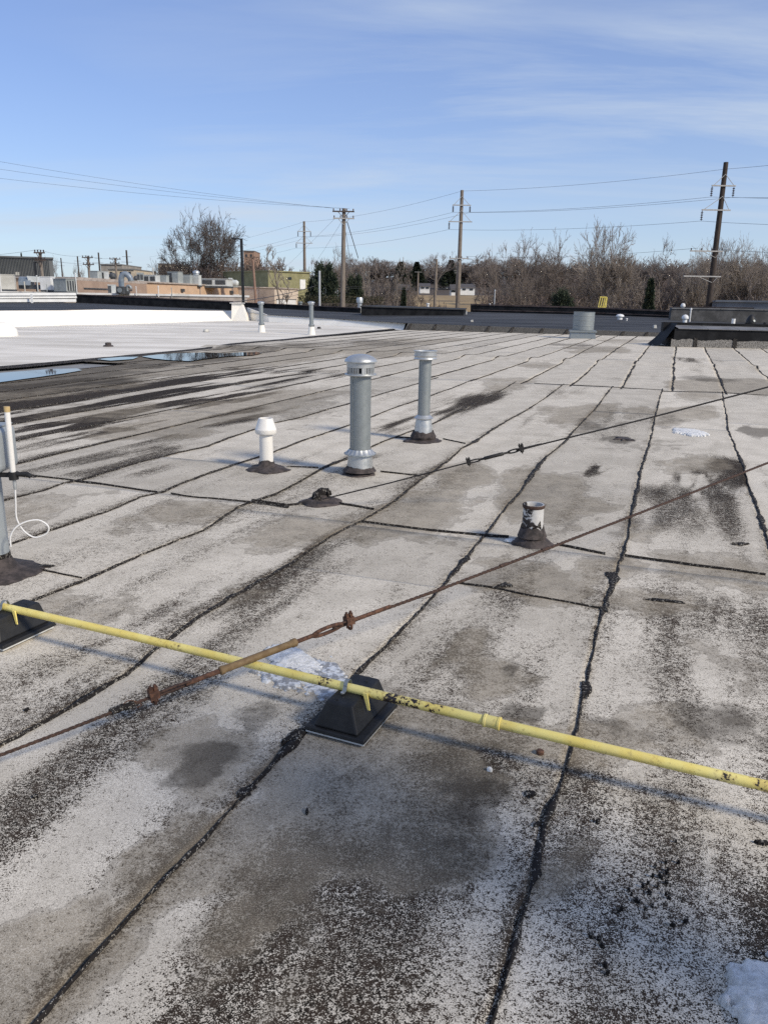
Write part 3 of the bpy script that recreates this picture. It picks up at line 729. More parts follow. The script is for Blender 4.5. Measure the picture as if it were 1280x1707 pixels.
# white upstands
uf = [Q(-260, 556, 33), Q(0, 546, 39.5), Q(110, 542.5, 43), Q(200, 540.5, 46), Q(330, 536.5, 52), Q(398, 534, 55.3)]
ut = [Q(-260, 524, 33.9), Q(0, 518, 40.4), Q(110, 517.5, 43.9), Q(168, 516, 45.5), Q(330, 518, 53), Q(388, 518.3, 56.5)]
wall('white_upstand', uf, ut, .8, 'white_up', 'long sloping bright white membrane upstand below the left dark roof', 'upstand')
uf2 = [Q(416, 533, 56), Q(450, 537, 53), Q(560, 543, 49.6), Q(672, 549, 46.3)]
ut2 = [Q(412, 513, 56.6), Q(445, 525, 53.5), Q(560, 532, 50.1), Q(676, 538.7, 46.6)]
wall('white_upstand', uf2, ut2, .4, 'white_up', 'lower white membrane upstand tapering behind the two thin far vents', 'upstand')
pb = Q(396, 534, 54.9); pt = Q(398, 506, 54.9)
r = thing('white_pilaster', 'white wrapped parapet end block between the two white upstands', 'pilaster', pb)
h = pt[2] - pb[2]; 
MB().prism([(-.42, 0, -.1), (.75, -.35, -.1), (.75, .9, -.1), (-.42, .9, -.1)], [(-.40, .25, h), (.28, .25, h), (.28, .9, h), (-.40, .9, h)]).build('membrane_wrap', M['white_up'], r)
MB().box((-.06, .55, h + .03), (.9, .9, .05)).build('cap', M['pvc_dirty'], r)
# left dark roof, its parapet and the white rail
lf = [ut[0] + [0, .5, .0], ut[1] + [0, .5, 0], ut[3] + [0, .5, 0], ut[5] + [0, .5, 0]]
lb = [Q(-260, 502, 54), Q(0, 503.5, 62), Q(128, 504.5, 66), Q(388, 517, 60.5)]
G = np.array(lf)[:, None, :] + (np.array(lb) - np.array(lf))[:, None, :] * np.linspace(0, 1, 6)[None, :, None]
idx = np.arange(24).reshape(4, 6)
tag(npmesh('black_roof', G.reshape(-1, 3), np.stack([idx[:-1, :-1], idx[:-1, 1:], idx[1:, 1:], idx[1:, :-1]], -1).reshape(-1, 4)[:, ::-1], M['black_mem'], None, True), kind='structure')
wall('black_parapet', [Q(127, 504.5, 66.2), Q(220, 509, 64), Q(300, 513, 62.2), Q(388, 517, 60.5)], [Q(127, 492, 66.2), Q(220, 496, 64), Q(300, 500, 62.2), Q(388, 504, 60.5)], .4, 'black_wall',
     'black wrapped parapet with brown metal edge left of the white end block', 'parapet', 'rust_coping', caph=.08)
wall('black_parapet', [Q(403, 512, 72), Q(500, 517, 69), Q(601, 521.6, 66)], [Q(403, 505, 72), Q(500, 509.5, 69), Q(601, 514.4, 66)], .4, 'black_wall',
     'thin black parapet behind the two far vents, right of the white end block', 'parapet', 'rust_coping', caph=.06)
r = thing('white_rail', 'white banded metal roof edge rail at far left', 'rail', Q(0, 503, 60)); L = np.array(r.location)
for (y0, y1, off) in ((488, 492.6, .0), (493.6, 497.2, .12), (498.6, 503.4, 0)):
    a, b = Q(-200, y1 + 1.0, 54) - L, Q(127, y1 - .2, 64) - L; hh = (y1 - y0) / 1348 * 61
    MB().prism([a + [0, off, 0], b + [0, off, 0], b + [0, off + .12, 0], a + [0, off + .12, 0]], [a + [0, off, hh], b + [0, off, hh], b + [0, off + .12, hh], a + [0, off + .12, hh]]).build('rail_band', M['white_paint'], r)
a = Q(54, 499, 61) - L; MB().box(a + [0, -.03, .02], (.14, .1, .75)).build('splice_plate', M['white_paint'], r)
a, b = Q(-200, 506, 54.2) - L, Q(126, 503.5, 64.3) - L
MB().prism([a, b, b + [0, .06, 0], a + [0, .06, 0]], [a + [0, 0, .75], b + [0, 0, .75], b + [0, .06, .75], a + [0, .06, .75]]).build('backing', M['unit_dark'], r)
# rear parapet of the middle roof
rp = [Q(785, 519, 64.5), Q(870, 521, 63), Q(1000, 524.5, 61), Q(1118, 529.5, 58.5)]
wall('rear_parapet', rp, [Q(785, 508.5, 64.5), Q(870, 511, 63), Q(1000, 514.5, 61), Q(1118, 520, 58.5)], .45, 'black_wall', 'long low black rear parapet with brown coping below the bare trees', 'parapet', 'rust_coping', caph=.1)
fl = [p + np.array([0, -1.2, .05]) for p in [Q(785, 521, 64.5), Q(870, 523, 63), Q(1000, 526.5, 61), Q(1116, 531.2, 58.5)]]
wall('pipe_curb', fl, [p + np.array([0, 0, .14]) for p in fl], .2, 'black_wall', 'narrow black ledge with dull red edge running in front of rear parapet', 'ledge', 'rust_coping', caph=.05)
# black platform
a0, a1 = Q(602, 522.8, 58), Q(772, 528.3, 57); H0 = Q(602, 510.2, 58)[2] - a0[2]
dback = np.array([1.1, 9.5, 0])
r = thing('roof_platform', 'large flat black wrapped platform in the middle of far roof', 'platform', a0); L = np.array(r.location)
b4 = [a0, a1, a1 + dback, a0 + dback]
MB().prism([p - L - [0, 0, .1] for p in b4], [p - L + [0, 0, H0 - .06] for p in b4]).build('base', M['black_wall'], r)
tl = [p - L + o for p, o in zip(b4, ([-.08, -.08, 0], [.08, -.08, 0], [.08, .08, 0], [-.08, .08, 0]))]
MB().prism([p + [0, 0, H0 - .056] for p in tl], [p + [0, 0, H0 + .02] for p in tl]).build('deck', M['black_mem'], r)
c = a1 - L + [.35, 1.6, 0]; MB().tube([c + [0, 0, 0], c + [0, 0, .42]], .06, 8).build('pipe', M['steel_post'], r)
# near right-hand raised curb
c0, c1 = Q(1116, 578, 31.8), Q(1420, 586.5, 30.9)
dirx = (c1 - c0) / np.linalg.norm(c1 - c0); back = np.array([-dirx[1], dirx[0], 0]); back /= np.linalg.norm(back)
r = thing('raised_curb', 'raised black curb with grey cap panels at right, in front of the grey parapet', 'curb', c0); 
W = np.linalg.norm(c1 - c0); hF, hG = .70, .30
def cpt(s, d, z): return dirx * s + back * d + np.array([0, 0, z])
MB().prism([cpt(.12, 0, -.08), cpt(W, 0, -.08), cpt(W, 2.3, -.08), cpt(.12, 2.3, -.08)], [cpt(.12, .02, hF), cpt(W, .02, hF), cpt(W, 2.2, hF), cpt(.12, 2.2, hF)]).build('curb_wall', M['black_wall'], r)
# ragged lower flashing
bt, tp = [], []
n = 90
for i in range(n):
    s = .02 + (W - .02) * i / (n - 1); zt = hG + .07 * (float(fbm(i * .35, 1.5, 3, 4)) - .5) * 2
    bt.append((cpt(s, -.035, -.05), cpt(s, -.02, zt)))
MB().add([p for ab in bt for p in ab], [(2 * i, 2 * i + 2, 2 * i + 3, 2 * i + 1) for i in range(n - 1)]).build('granule_flashing', M['gran_dark'], r)
for s in (.95, 2.45, 3.95, 5.4, 6.3):
    MB().prism([cpt(s - .09, -.05, -.02), cpt(s + .09, -.05, -.02), cpt(s + .09, .0, -.02), cpt(s - .09, .0, -.02)], [cpt(s - .07, -.035, hG + .08), cpt(s + .07, -.035, hG + .08), cpt(s + .07, .01, hG + .08), cpt(s - .07, .01, hG + .08)]).build('lap_strip', M['tar'], r)
s = .25; k = 0
while s < W - .1:
    w = 1.12 + .1 * ((k * 37) % 5) / 5
    MB().prism([cpt(s, -.03, hF + .005), cpt(min(s + w, W), -.03, hF + .005), cpt(min(s + w, W), 1.15, hF + .10), cpt(s, 1.15, hF + .10)], [cpt(s, -.03, hF + .03), cpt(min(s + w, W), -.03, hF + .03), cpt(min(s + w, W), 1.15, hF + .13), cpt(s, 1.15, hF + .13)]).build('coping', M['coping'], r)
    s += w + .02; k += 1
MB().prism([cpt(-.1, 1.16, .3), cpt(W, 1.16, .3), cpt(W, 1.6, .3), cpt(-.1, 1.6, .3)], [cpt(-.1, 1.16, hF + .24), cpt(W, 1.16, hF + .24), cpt(W, 1.6, hF + .22), cpt(-.1, 1.6, hF + .22)]).build('back_rim', M['black_wall'], r)
# crumpled end flashing
n = 9; g = []
for i in range(n):
    for k in range(n):
        s, t_ = i / (n - 1), k / (n - 1)
        z = (hF + .2) * (1 - s) ** 1.2 + .0
        p = cpt(.2 - .65 * s - .2 * t_ * s, .0 + 1.5 * t_, max(z, .0) + .05 * float(vn(i * .9, k * .9, 4)))
        g.append(p)
MB().add(g, [(i * n + k, (i + 1) * n + k, (i + 1) * n + k + 1, i * n + k + 1) for i in range(n - 1) for k in range(n - 1)]).build('end_flashing', M['black_wall'], r, 50)
# grey parapet behind it
fp = [Q(1116, 537, 55), Q(1200, 539, 54.4), Q(1420, 545, 53)]; tp_ = [Q(1119, 515, 55), Q(1200, 516, 54.4), Q(1420, 521, 53)]
pg = wall('grey_parapet', fp, tp_, .4, 'parapet_grey', 'weathered grey block parapet at far right behind the raised curb', 'parapet', 'coping', caph=.09)
fp2 = [Q(1125, 514.0, 60), Q(1256, 517.5, 58.5)]
wall('dark_ledge', [p + np.array([0, 0, -.6]) for p in fp2], [Q(1125, 511.5, 60), Q(1256, 514, 58.5)], .4, 'black_wall', 'thin dark ledge showing just above the grey parapet at right', 'ledge', 'rust_coping', caph=.05)

def zsc(px, d): return d / 1348.0          # metres per photo pixel at ground distance d (near the horizon)
def mushroom(px, ybot, ytop, wpx, d, mt, label, group=None, name='mushroom_vent'):
    b = Q(px, ybot, d); k = zsc(px, d); h = (ybot - ytop) * k; R = wpx * k / 2
    r = thing(name, label, 'roof vent', b, group=group)
    MB().lathe([(R * .62, -.05), (R * .62, h * .5)], 20).build('neck', M[mt], r, 40)
    MB().lathe([(R * .95, h * .42), (R, h * .5), (R * .98, h * .62), (R * .8, h * .82), (R * .45, h * .95), (.001, h)], 24).build('cap', M[mt], r, 60)
    return r
def stack(px, ybot, ytop, wpx, d, mt, label, cap=None, group=None, name='vent_pipe'):
    b = Q(px, ybot, d); k = zsc(px, d); h = (ybot - ytop) * k; R = wpx * k / 2
    r = thing(name, label, 'vent pipe', b, group=group)
    MB().lathe([(R, -.1), (R, h)], 16).build('pipe', M[mt], r, 40)
    if cap:
        MB().lathe([(R * 1.45, h - cap * k), (R * 1.5, h - .3 * cap * k), (R * 1.2, h), (.001, h + .01)], 18).build('cap', M[mt], r, 40)
    return r
mushroom(1137, 516, 505.5, 8, 56, 'pvc_dirty', 'small cream mushroom vent poking above the grey parapet')
stack(1149, 534, 514, 2.4, 53, 'pvc_dirty', 'slim white pipe with small round head before the grey parapet', 3)
mushroom(1140.5, 537, 524.5, 11.5, 50, 'white_paint', 'white flat-topped vent can at left end of the grey parapet')
stack(1221, 541, 531.5, 6, 36, 'white_paint', 'short white capped pipe behind the raised curb rim')
b = Q(1250, 541, 36); k = zsc(0, 36)
r = thing('black_fan', 'round black exhaust fan on raised curb at far right', 'fan', b)
MB().lathe([(8 * k, 0), (8.2 * k, 3 * k), (7.2 * k, 8 * k), (4.6 * k, 13 * k), (2 * k, 16 * k), (.001, 16.5 * k)], 20).build('housing', M['rubber'], r, 40)
MB().lathe([(9 * k, -.02), (9 * k, 2 * k)], 20).build('base_ring', M['black_wall'], r, 40)
MB().tube([(2 * k, -7 * k, 6 * k), (2.3 * k, -7.9 * k, 6.4 * k)], 2 * k, 10).build('knob', M['galv'], r, 40)
stack(1274, 543, 537.5, 6, 36, 'rubber', 'small dark stub beside the round black fan')
# duct ventilator on its curb
b = Q(970, 565.5, 38.5); k = zsc(0, 38.5)
r = thing('roof_ventilator', 'round galvanized ventilator drum on square metal curb at end of the speckled roof', 'ventilator', b, R_(-10))
MB().prism([(-.63, -.5, -.05), (.60, -.5, -.05), (.60, .5, -.05), (-.63, .5, -.05)], [(-.58, -.46, .34), (.55, -.46, .34), (.55, .46, .34), (-.58, .46, .34)]).build('curb', M['galv'], r)
MB().box((-.015, 0, .38), (1.26, 1.04, .09)).build('curb_cap', M['galv'], r, bevel=.01)
hh = 29 * k
prof = [(.48, .42), (.50, .44)]
for q in (.25, .55, .8): prof += [(.50, .44 + hh * (q - .02)), (.512, .44 + hh * q), (.50, .44 + hh * (q + .02))]
prof += [(.50, .44 + hh), (.515, .45 + hh), (.49, .46 + hh), (.485, .30 + hh)]
MB().lathe(prof, 32, cap=False).build('drum', M['galv'], r, 35)
MB().lathe([(.486, .33 + hh), (.001, .33 + hh)], 32, cap=False).build('inner_damper', M['unit_dark'], r)
mushroom(1032.5, 531.5, 523.5, 13.5, 52, 'white_paint', 'white mushroom vent on the black roof right of the drum')
mushroom(1044, 533.5, 530.5, 4, 52, 'pvc_dirty', 'tiny white cap beside the white mushroom vent')
for px, py, d, lb in ((786.5, 538, 49, 'small cream block lying on black roof below the platform'), (1091, 546.5, 45.5, 'small cream block on black roof left of the raised curb')):
    b = Q(px, py, d); r = thing('cream_block', lb, 'block', b)
    k = zsc(0, d); MB().prism([(-2.6 * k, -.1, -.02), (2.6 * k, -.1, -.02), (2.6 * k, .12, -.02), (-2.6 * k, .12, -.02)], [(-2.6 * k, -.1, 4 * k), (1.2 * k, -.1, 5 * k), (1.2 * k, .12, 5 * k), (-2.6 * k, .12, 4 * k)]).build('body', M['unit_beige'], r, bevel=.01)
# yellow hatch rail
b = Q(1003, 518, 62); k = zsc(0, 62); r = thing('hatch_rail', 'yellow barred ladder rail rising over the rear parapet', 'rail', b)
H = 22 * k; w = 6.2 * k
for i, x in enumerate((-w, -w * .4, w * .2, w * .62)):
    MB().tube([(x - .08, 0, 0), (x + .10, .1, H)], .034, 6).build('bar', M['yellow_rail'], r)
MB().tube([(-w + .06, .1, H), (w + .0, .1, H)], .045, 6).build('top_bar', M['yellow_rail'], r)
MB().tube([(w - .05, 0, -.05), (w + .02, .1, H)], .045, 6).build('post', M['yellow_rail'], r)
MB().tube([(-w - .05, 0, .25 * H), (w - .05, 0, .25 * H)], .035, 6).build('lower_bar', M['yellow_rail'], r)
# far thin pipes on the black roof / behind
stack(599.5, 523, 496.5, 7.5, 67, 'alu', 'stout metal flue with wide cap at left end of black platform', 9)
stack(501, 508, 503, 5, 73.5, 'galv', 'small grey capped flue near white garage door', 2.5)
stack(533, 513, 453.5, 3.6, 71, 'steel_post', 'plain grey steel post standing before the dark evergreens', name='steel_post')
stack(713, 512, 505.5, 4, 69, 'pvc_dirty', 'small white capped pipe behind the black platform', 2)
stack(823, 520, 484, 1.6, 65, 'steel_post', 'slim leaning pale pipe behind the rear ledge', 3)
stack(816, 511, 506, 2.6, 66, 'white_paint', 'tiny white knob pipe on the rear coping')

# ------------------------------------------------------------------ vents on the white roof
def thin_vent(px, ybot, ytop, d, label):
    b = P(px, ybot, .0); d = b[1]; k = zsc(px, d); h = (ybot - ytop) * k; R = 3.6 * k
    zb = .02 + max(0, 0)
    r = thing('flue_vent', label, 'flue vent', (b[0], b[1], 0.0), group='thin flue vents on the white roof')
    MB().lathe([(R * 1.9, 0.0), (R * 1.75, .10), (R * 1.35, .36), (R * 1.22, .40)], 20).build('membrane_boot', M['white_up'], r, 50)
    MB().lathe([(R * 1.32, .40), (R * 1.5, .47), (R * 1.1, .52)], 20).build('collar', M['galv'], r, 50)
    MB().lathe([(R, .3), (R, h * .93)], 20).build('pipe', M['galv'], r, 50)
    MB().lathe([(R * 1.25, h * .90), (R * 1.4, h * .905), (R * 1.4, h * .945), (R * 1.75, h * .952), (R * 1.7, h * .972), (R * .9, h * .995), (.001, h)], 22).build('cap', M['galv_bright'], r, 40)
thin_vent(436.5, 556, 503, 0, 'left one of two thin metal flues on the white roof')
thin_vent(519.5, 559, 503, 0, 'right one of two thin metal flues, beside black drain stub')
def drain(px, py, wpx, hpx, mt, label, name='drain_stub'):
    b = P(px, py, .05); k = b[1] / 1348; r = thing(name, label, 'drain stub', b)
    R = wpx * k / 2; h = hpx * k
    MB().lathe([(R * 1.05, -.06), (R, h * .8), (R * .85, h), (R * .3, h * 1.05), (.001, h * 1.0)], 14, jit=.06).build('body', M[mt], r, 40)
    MB().lathe([(R * 1.9, -.05), (R * 1.5, .02), (R * .9, .03)], 14, jit=.1).build('collar', M['mastic'], r, 40)
drain(181, 576.5, 10, 5.5, 'mastic', 'dark stub drain on the white roof near the long puddle')
drain(344, 554, 9, 5, 'unit_beige', 'pale stub drain on the white roof below the white upstand')
drain(532, 548.5, 6, 3.5, 'rubber', 'small black drain stub right of the thin flues')
r = thing('membrane_bundle', 'rounded white membrane bump at far left edge of white roof', 'bump', P(-2, 558, .08)); MB().lathe([(.62, -.1), (.6, .2), (.45, .42), (.2, .5), (.001, .52)], 16, jit=.04, sx=1.2).build('wrap', M['white_up'], r, 60)

# ------------------------------------------------------------------ near roof vents
def mound(R, h, r0, seed, n=36, flat=.012):
    m_ = MB(); prof = [(R, -.02), (R * .96, flat * .6), (R * .8, flat * 1.6), (R * .62, flat * 2.6), (r0 * 1.35, h * .45), (r0 * 1.12, h * .8), (r0 * 1.03, h)]
    vs = []
    for i, (q, z) in enumerate(prof):
        for k in range(n):
            w = 2 * math.pi * k / n; nz = float(fbm(math.cos(w) * 1.7 + seed * 3.1, math.sin(w) * 1.7 + i * .25, seed, 4)) - .5
            f = 1 + nz * (.65 if i < 4 else .22 * (1 if i < 6 else .3)); zz = z + (nz * h * .55 if i == 6 else nz * .01)
            vs.append((q * f * math.cos(w), q * f * math.sin(w), zz))
    return m_.add(vs, [(i * n + k, i * n + (k + 1) % n, (i + 1) * n + (k + 1) % n, (i + 1) * n + k) for i in range(len(prof) - 1) for k in range(n)])
def crimp(r0, r1, z0, z1, n=72, am=.05):
    vs = []
    for i, (q, z) in enumerate(((r0, z0), ((r0 + r1) / 2, z0 + .3 * (z1 - z0)), (r1, z1))):
        for k in range(n):
            w = 2 * math.pi * k / n; q2 = q * (1 + (am * (1 if (k // 2) % 2 else -1) if i < 2 else 0)); vs.append((q2 * math.cos(w), q2 * math.sin(w), z))
    return MB().add(vs, [(i * n + k, i * n + (k + 1) % n, (i + 1) * n + (k + 1) % n, (i + 1) * n + k) for i in range(2) for k in range(n)])
# tall flue with a slotted round cap
b = P(600, 790)
r = thing('flue_vent', 'tall galvanized flue with domed slotted cap, tallest vent on the speckled roof', 'flue vent', b)
Rp = .098
MB().lathe([(.125, .03), (.118, .14), (.108, .235)], 32).build('base_cone', M['alu'], r, 40)
mound(.17, .085, .122, 3).build('tar_collar', M['mastic'], r, 60)
sc1_ = crimp(.150, .105, .215, .265).build('storm_collar', M['galv_bright'], r, 50)
MB().lathe([(.152, .213), (.150, .222)], 32, cap=False).build('collar_rim', M['galv'], sc1_, 40)
MB().lathe([(Rp, .2), (Rp, 1.02)], 36).build('pipe', M['galv'], r, 40)
MB().tube([(Rp * -.72, -Rp * .72, .27), (Rp * -.72, -Rp * .72, 1.02)], .0035, 4).build('pipe_seam', M['galv'], r)
MB().lathe([(Rp * 1.1, 1.0), (.148, 1.012), (.150, 1.02), (.148, 1.026), (.122, 1.03), (.122, 1.035)], 36, cap=False).build('lower_flange', M['galv_bright'], r, 40)
MB().lathe([(.104, 1.02), (.104, 1.15)], 30).build('inner_liner', M['dark_slot'], r, 40)
for k in range(44):
    w = 2 * math.pi * k / 44
    if k % 11 == 0: continue
    MB().box((.124 * math.cos(w), .124 * math.sin(w), 1.062), (.004, .009, .055), w).build('slat', M['galv_bright'], r)
MB().lathe([(.126, 1.088), (.130, 1.092), (.130, 1.150), (.126, 1.152)], 36, cap=False).build('cap_band', M['galv_bright'], r, 40)
for k in range(4):
    w = 2 * math.pi * k / 4 + .25; MB().box((.125 * math.cos(w), .125 * math.sin(w), 1.06), (.004, .03, .06), w).build('cap_post', M['galv_bright'], r)
MB().lathe([(.132, 1.146), (.150, 1.142), (.152, 1.150), (.140, 1.172), (.110, 1.196), (.07, 1.212), (.03, 1.219), (.001, 1.220)], 40, cap=False).build('cap_dome', M['galv_bright'], r, 60)
r.scale = (1, 1, .925)
# second flue, flat round cap
b = P(705, 735); 
r = thing('flue_vent', 'slim galvanized flue with flat banded cap right of the tall slotted one', 'flue vent', b)
Rp = .072
MB().lathe([(.118, .03), (.105, .18), (.088, .31)], 32).build('base_cone', M['alu'], r, 40)
mound(.23, .14, .114, 9).build('tar_collar', M['mastic'], r, 60)
MB().lathe([(.088, .288), (.112, .298), (.114, .305), (.098, .318), (.075, .345)], 28, cap=False).build('storm_collar', M['galv_bright'], r, 40)
MB().lathe([(Rp, .3), (Rp, 1.06)], 30).build('pipe', M['galv'], r, 40)
MB().tube([(-Rp * .9, -Rp * .45, .34), (-Rp * .9, -Rp * .45, 1.05)], .003, 4).build('pipe_seam', M['galv'], r)
MB().lathe([(.080, 1.05), (.130, 1.055), (.134, 1.065), (.129, 1.075), (.129, 1.095), (.135, 1.105), (.129, 1.112), (.129, 1.150), (.138, 1.156), (.138, 1.166), (.128, 1.164), (.122, 1.12)], 34, cap=False).build('cap_band', M['galv_bright'], r, 35)
MB().lathe([(.123, 1.135), (.06, 1.142), (.001, 1.144)], 34, cap=False).build('cap_top', M['galv_bright'], r, 50)
r.scale = (1, 1, .905)
for k in range(3):
    w = -1.9 + k * .9; MB().tube([(Rp * math.cos(w), Rp * math.sin(w), 1.04), ((Rp + .006) * math.cos(w), (Rp + .006) * math.sin(w), 1.04)], .006, 8).build('rivet', M['galv_bright'], r)
# white plastic vent
b = P(445, 782)
r = thing('pvc_vent', 'short white plastic vent with tapered cap and brown tar skirt', 'plastic vent', b)
MB().lathe([(.066, .02), (.064, .36)], 30).build('pipe', M['pvc'], r, 40)
mound(.22, .09, .068, 14).build('tar_collar', M['mastic'], r, 60)
MB().lathe([(.067, .345), (.095, .350), (.103, .362), (.103, .395), (.098, .402), (.068, .497), (.062, .500), (.058, .497), (.056, .42), (.001, .42)], 32, cap=False).build('cap', M['pvc'], r, 35)
# open stub
b = P(885, 907)
r = thing('open_pipe', 'short open-topped pipe with peeling white paint in grey tar cone', 'pipe stub', b)
MB().lathe([(.072, .04), (.070, .262), (.074, .266), (.074, .282), (.069, .286), (.062, .284), (.060, .15), (.001, .15)], 30, cap=False).build('pipe', M['peelpipe'], r, 40)
MB().lathe([(.0725, .262), (.0765, .268), (.0765, .281), (.0725, .286)], 30, cap=False).build('lip', M['rust_dark'], r, 40)
MB().lathe([(.059, .16), (.001, .161)], 20, cap=False).build('dark_bore', M['dark_slot'], r)
mound(.15, .135, .076, 22, flat=.02).build('tar_collar', M['mastic'], r, 60)
MB().add([(.072 * math.cos(a) * 1.04, .072 * math.sin(a) * 1.04, z) for a, z in ((-2.5, .1), (-2.2, .14), (-1.9, .105), (-1.6, .16), (-1.3, .15), (-1.0, .185), (-.8, .12))], [(0, 1, 2), (2, 3, 4), (2, 4, 6), (4, 5, 6)]).build('tar_flap', M['tar'], r)
# post with grey housing at the left edge, with the aerial clamped to it
b = P(-6, 955); k = b[1] / 1290
r = thing('housing_post', 'grey metal post carrying a rounded grey housing, cut by left picture edge', 'post', b)
Rp = .088
MB().lathe([(Rp, .0), (Rp, .60)], 32).build('pipe', M['grey_paint'], r, 40)
mound(.26, .10, .094, 31).build('tar_collar', M['mastic'], r, 60)
MB().lathe([(Rp * 1.06, .03), (Rp * 1.05, .10), (Rp * 1.03, .13)], 28, jit=.03).build('tar_band', M['tar'], r, 50)
MB().lathe([(Rp * 1.02, .58), (Rp * 1.1, .585), (Rp * 1.1, .66), (Rp * 1.05, .665)], 28).build('neck', M['grey_paint'], r, 40)
hs_ = MB().box((-.050, .0, .755), (.42, .26, .26)).build('housing', M['grey_paint'], r, bevel=.05); hs_.modifiers['bevel'].segments = 5; hs_.modifiers['bevel'].width = .045
MB().box((-.050, .0, .885), (.38, .24, .006)).build('lid_seam', M['grey_paint'], hs_)
a = thing('antenna', 'white rod aerial with black clamp and white looped cable on the grey post', 'antenna', b)
ax, ay = Rp + .100, -.07
rod_ = MB().tube([(ax + .022, ay, .98), (ax + .016, ay, .60)], .0155, 12).build('rod', M['pvc'], a, 50)
MB().tube([(ax + .0225, ay, 1.005), (ax + .022, ay, .975)], .0165, 12).build('tip', M['tan_plastic'], rod_, 50)
MB().tube([(ax + .016, ay, .635), (ax + .018, ay, .59)], .026, 12).build('mount', M['rubber'], a, 50)
MB().box((ax - .03, ay + .03, .61), (.10, .03, .022)).build('bracket', M['rubber'], a)
MB().tube([(ax + .02, ay, .62), (ax + .10, ay - .01, .625), (ax + .12, ay - .01, .612)], .014, 8).build('clamp', M['rubber'], a, 50)
MB().tube([(ax + .018, ay, .59), (ax + .019, ay, .535)], .010, 10).build('connector', M['alu'], a, 50)
cp = [(ax + .019, ay, .54), (ax + .012, ay, .45), (ax + .008, ay, .36), (ax + .035, ay + .01, .285), (ax + .09, ay + .02, .242), (ax + .155, ay + .03, .262), (ax + .172, ay + .03, .305), (ax + .13, ay + .02, .345), (ax + .07, ay, .345), (ax + .01, ay - .02, .315), (ax - .025, ay - .03, .26), (ax - .03, ay - .03, .2)]
def smooth_path(p, n=8):
    p = [np.array(q, float) for q in p]; out = []
    for i in range(len(p) - 1):
        p0, p1, p2, p3 = p[max(i - 1, 0)], p[i], p[i + 1], p[min(i + 2, len(p) - 1)]
        for t_ in np.linspace(0, 1, n + 1)[:-1]:
            out.append(.5 * (2 * p1 + (p2 - p0) * t_ + (2 * p0 - 5 * p1 + 4 * p2 - p3) * t_ ** 2 + (3 * p1 - p0 - 3 * p2 + p3) * t_ ** 3))
    return out + [p[-1]]
MB().tube(smooth_path(cp), .0046, 8).build('cable', M['white_cable'], a, 60)

r = thing('shade_stack', 'added galvanized stack outside the view, shading the near roof at right', 'shade blocker', (3.15, -.12, 0))  # added out of view so that its soft shadow darkens the lower right
MB().lathe([(.29, 0), (.29, 3.0)], 32).build('pipe', M['galv'], r, 40)
MB().lathe([(.31, 2.95), (.46, 3.0), (.46, 3.05), (.26, 3.28), (.001, 3.3)], 32).build('cap', M['galv_bright'], r, 40)
mound(.6, .12, .37, 53).build('tar_collar', M['mastic'], r, 60)

# ------------------------------------------------------------------ gas pipe and its rubber feet
PZ = .150
pa, pbp = P(0, 1010, PZ), P(1280, 1310, PZ); pd = (pbp - pa); PL = np.linalg.norm(pd); pd /= PL
pn = np.array([-pd[1], pd[0], 0])
PR = .0180
S0, S1 = -1.6, PL + 1.4
r = thing('gas_pipe', 'long yellow painted gas pipe with peeling patches crossing the near roof', 'pipe', pa + pd * PL * .5)
L = np.array(r.location)
sc_ = float(np.dot(P(822, 1199, PZ) - pa, pd))
def peel(s):       # where the paint has come off, metres along from the left edge of view
    def at(px, py): return float(np.dot(P(px, py, PZ) - pa, pd))
    v_ = .12
    for px, py, w, am in ((300,1078,.16,.62),(360,1092,.12,.5),(265,1070,.05,.6),(545,1133,.05,.75),(655,1158,.10,.95),(690,1166,.09,1.0),(725,1174,.06,.95),(40,1022,.05,.55),(20,1013,.03,.5),(1215,1293,.05,.8),(1260,1304,.05,.8),(1150,1278,.02,.7),(1095,1264,.02,.6),(230,1062,.05,.45)):
        v_ = np.maximum(v_, am * np.exp(-((s - at(px, py)) / w) ** 2))
    return v_
def pipe_piece(s0, s1, nm):
    ss = np.arange(s0, s1 + .004, .012); ss[-1] = s1; n = 24; w = np.linspace(0, 2 * math.pi, n + 1)[:-1]
    sag = .004 * np.sin(ss * 1.7)
    ctr = (pa - L)[None] + pd[None] * ss[:, None] + np.stack([0 * sag, 0 * sag, sag], 1)
    ring = pn[None] * np.cos(w)[:, None] + np.array([0, 0, 1.])[None] * np.sin(w)[:, None]
    v = ctr[:, None] + ring[None] * PR
    idx = np.arange(len(ss) * n).reshape(len(ss), n); j = np.roll(idx, -1, 1)
    q = np.stack([idx[:-1], idx[1:], j[1:], j[:-1]], -1).reshape(-1, 4)
    pe = np.repeat(peel(ss)[:, None], n, 1)
    return npmesh(nm, v.reshape(-1, 3), q, M['yellow'], r, True, {'peel': pe})
pipe_piece(S0, sc_, 'pipe_length'); pipe_piece(sc_ + .001, S1, 'pipe_length')
cen = pa - L + pd * sc_ + np.array([0, 0, .004 * math.sin(sc_ * 1.7)])
MB().tube([cen - pd * .032, cen - pd * .030, cen - pd * .022, cen - pd * .020, cen + pd * .020, cen + pd * .022, cen + pd * .030, cen + pd * .032], [.020, .0245, .0245, .0222, .0222, .0245, .0245, .020], 20).build('coupling', M['yellow'], r, 40)
MB().tube([cen - pd * .0335, cen - pd * .0325], [.0195, .0195], 20).build('rust_ring', M['rust_yel'], r, 40)
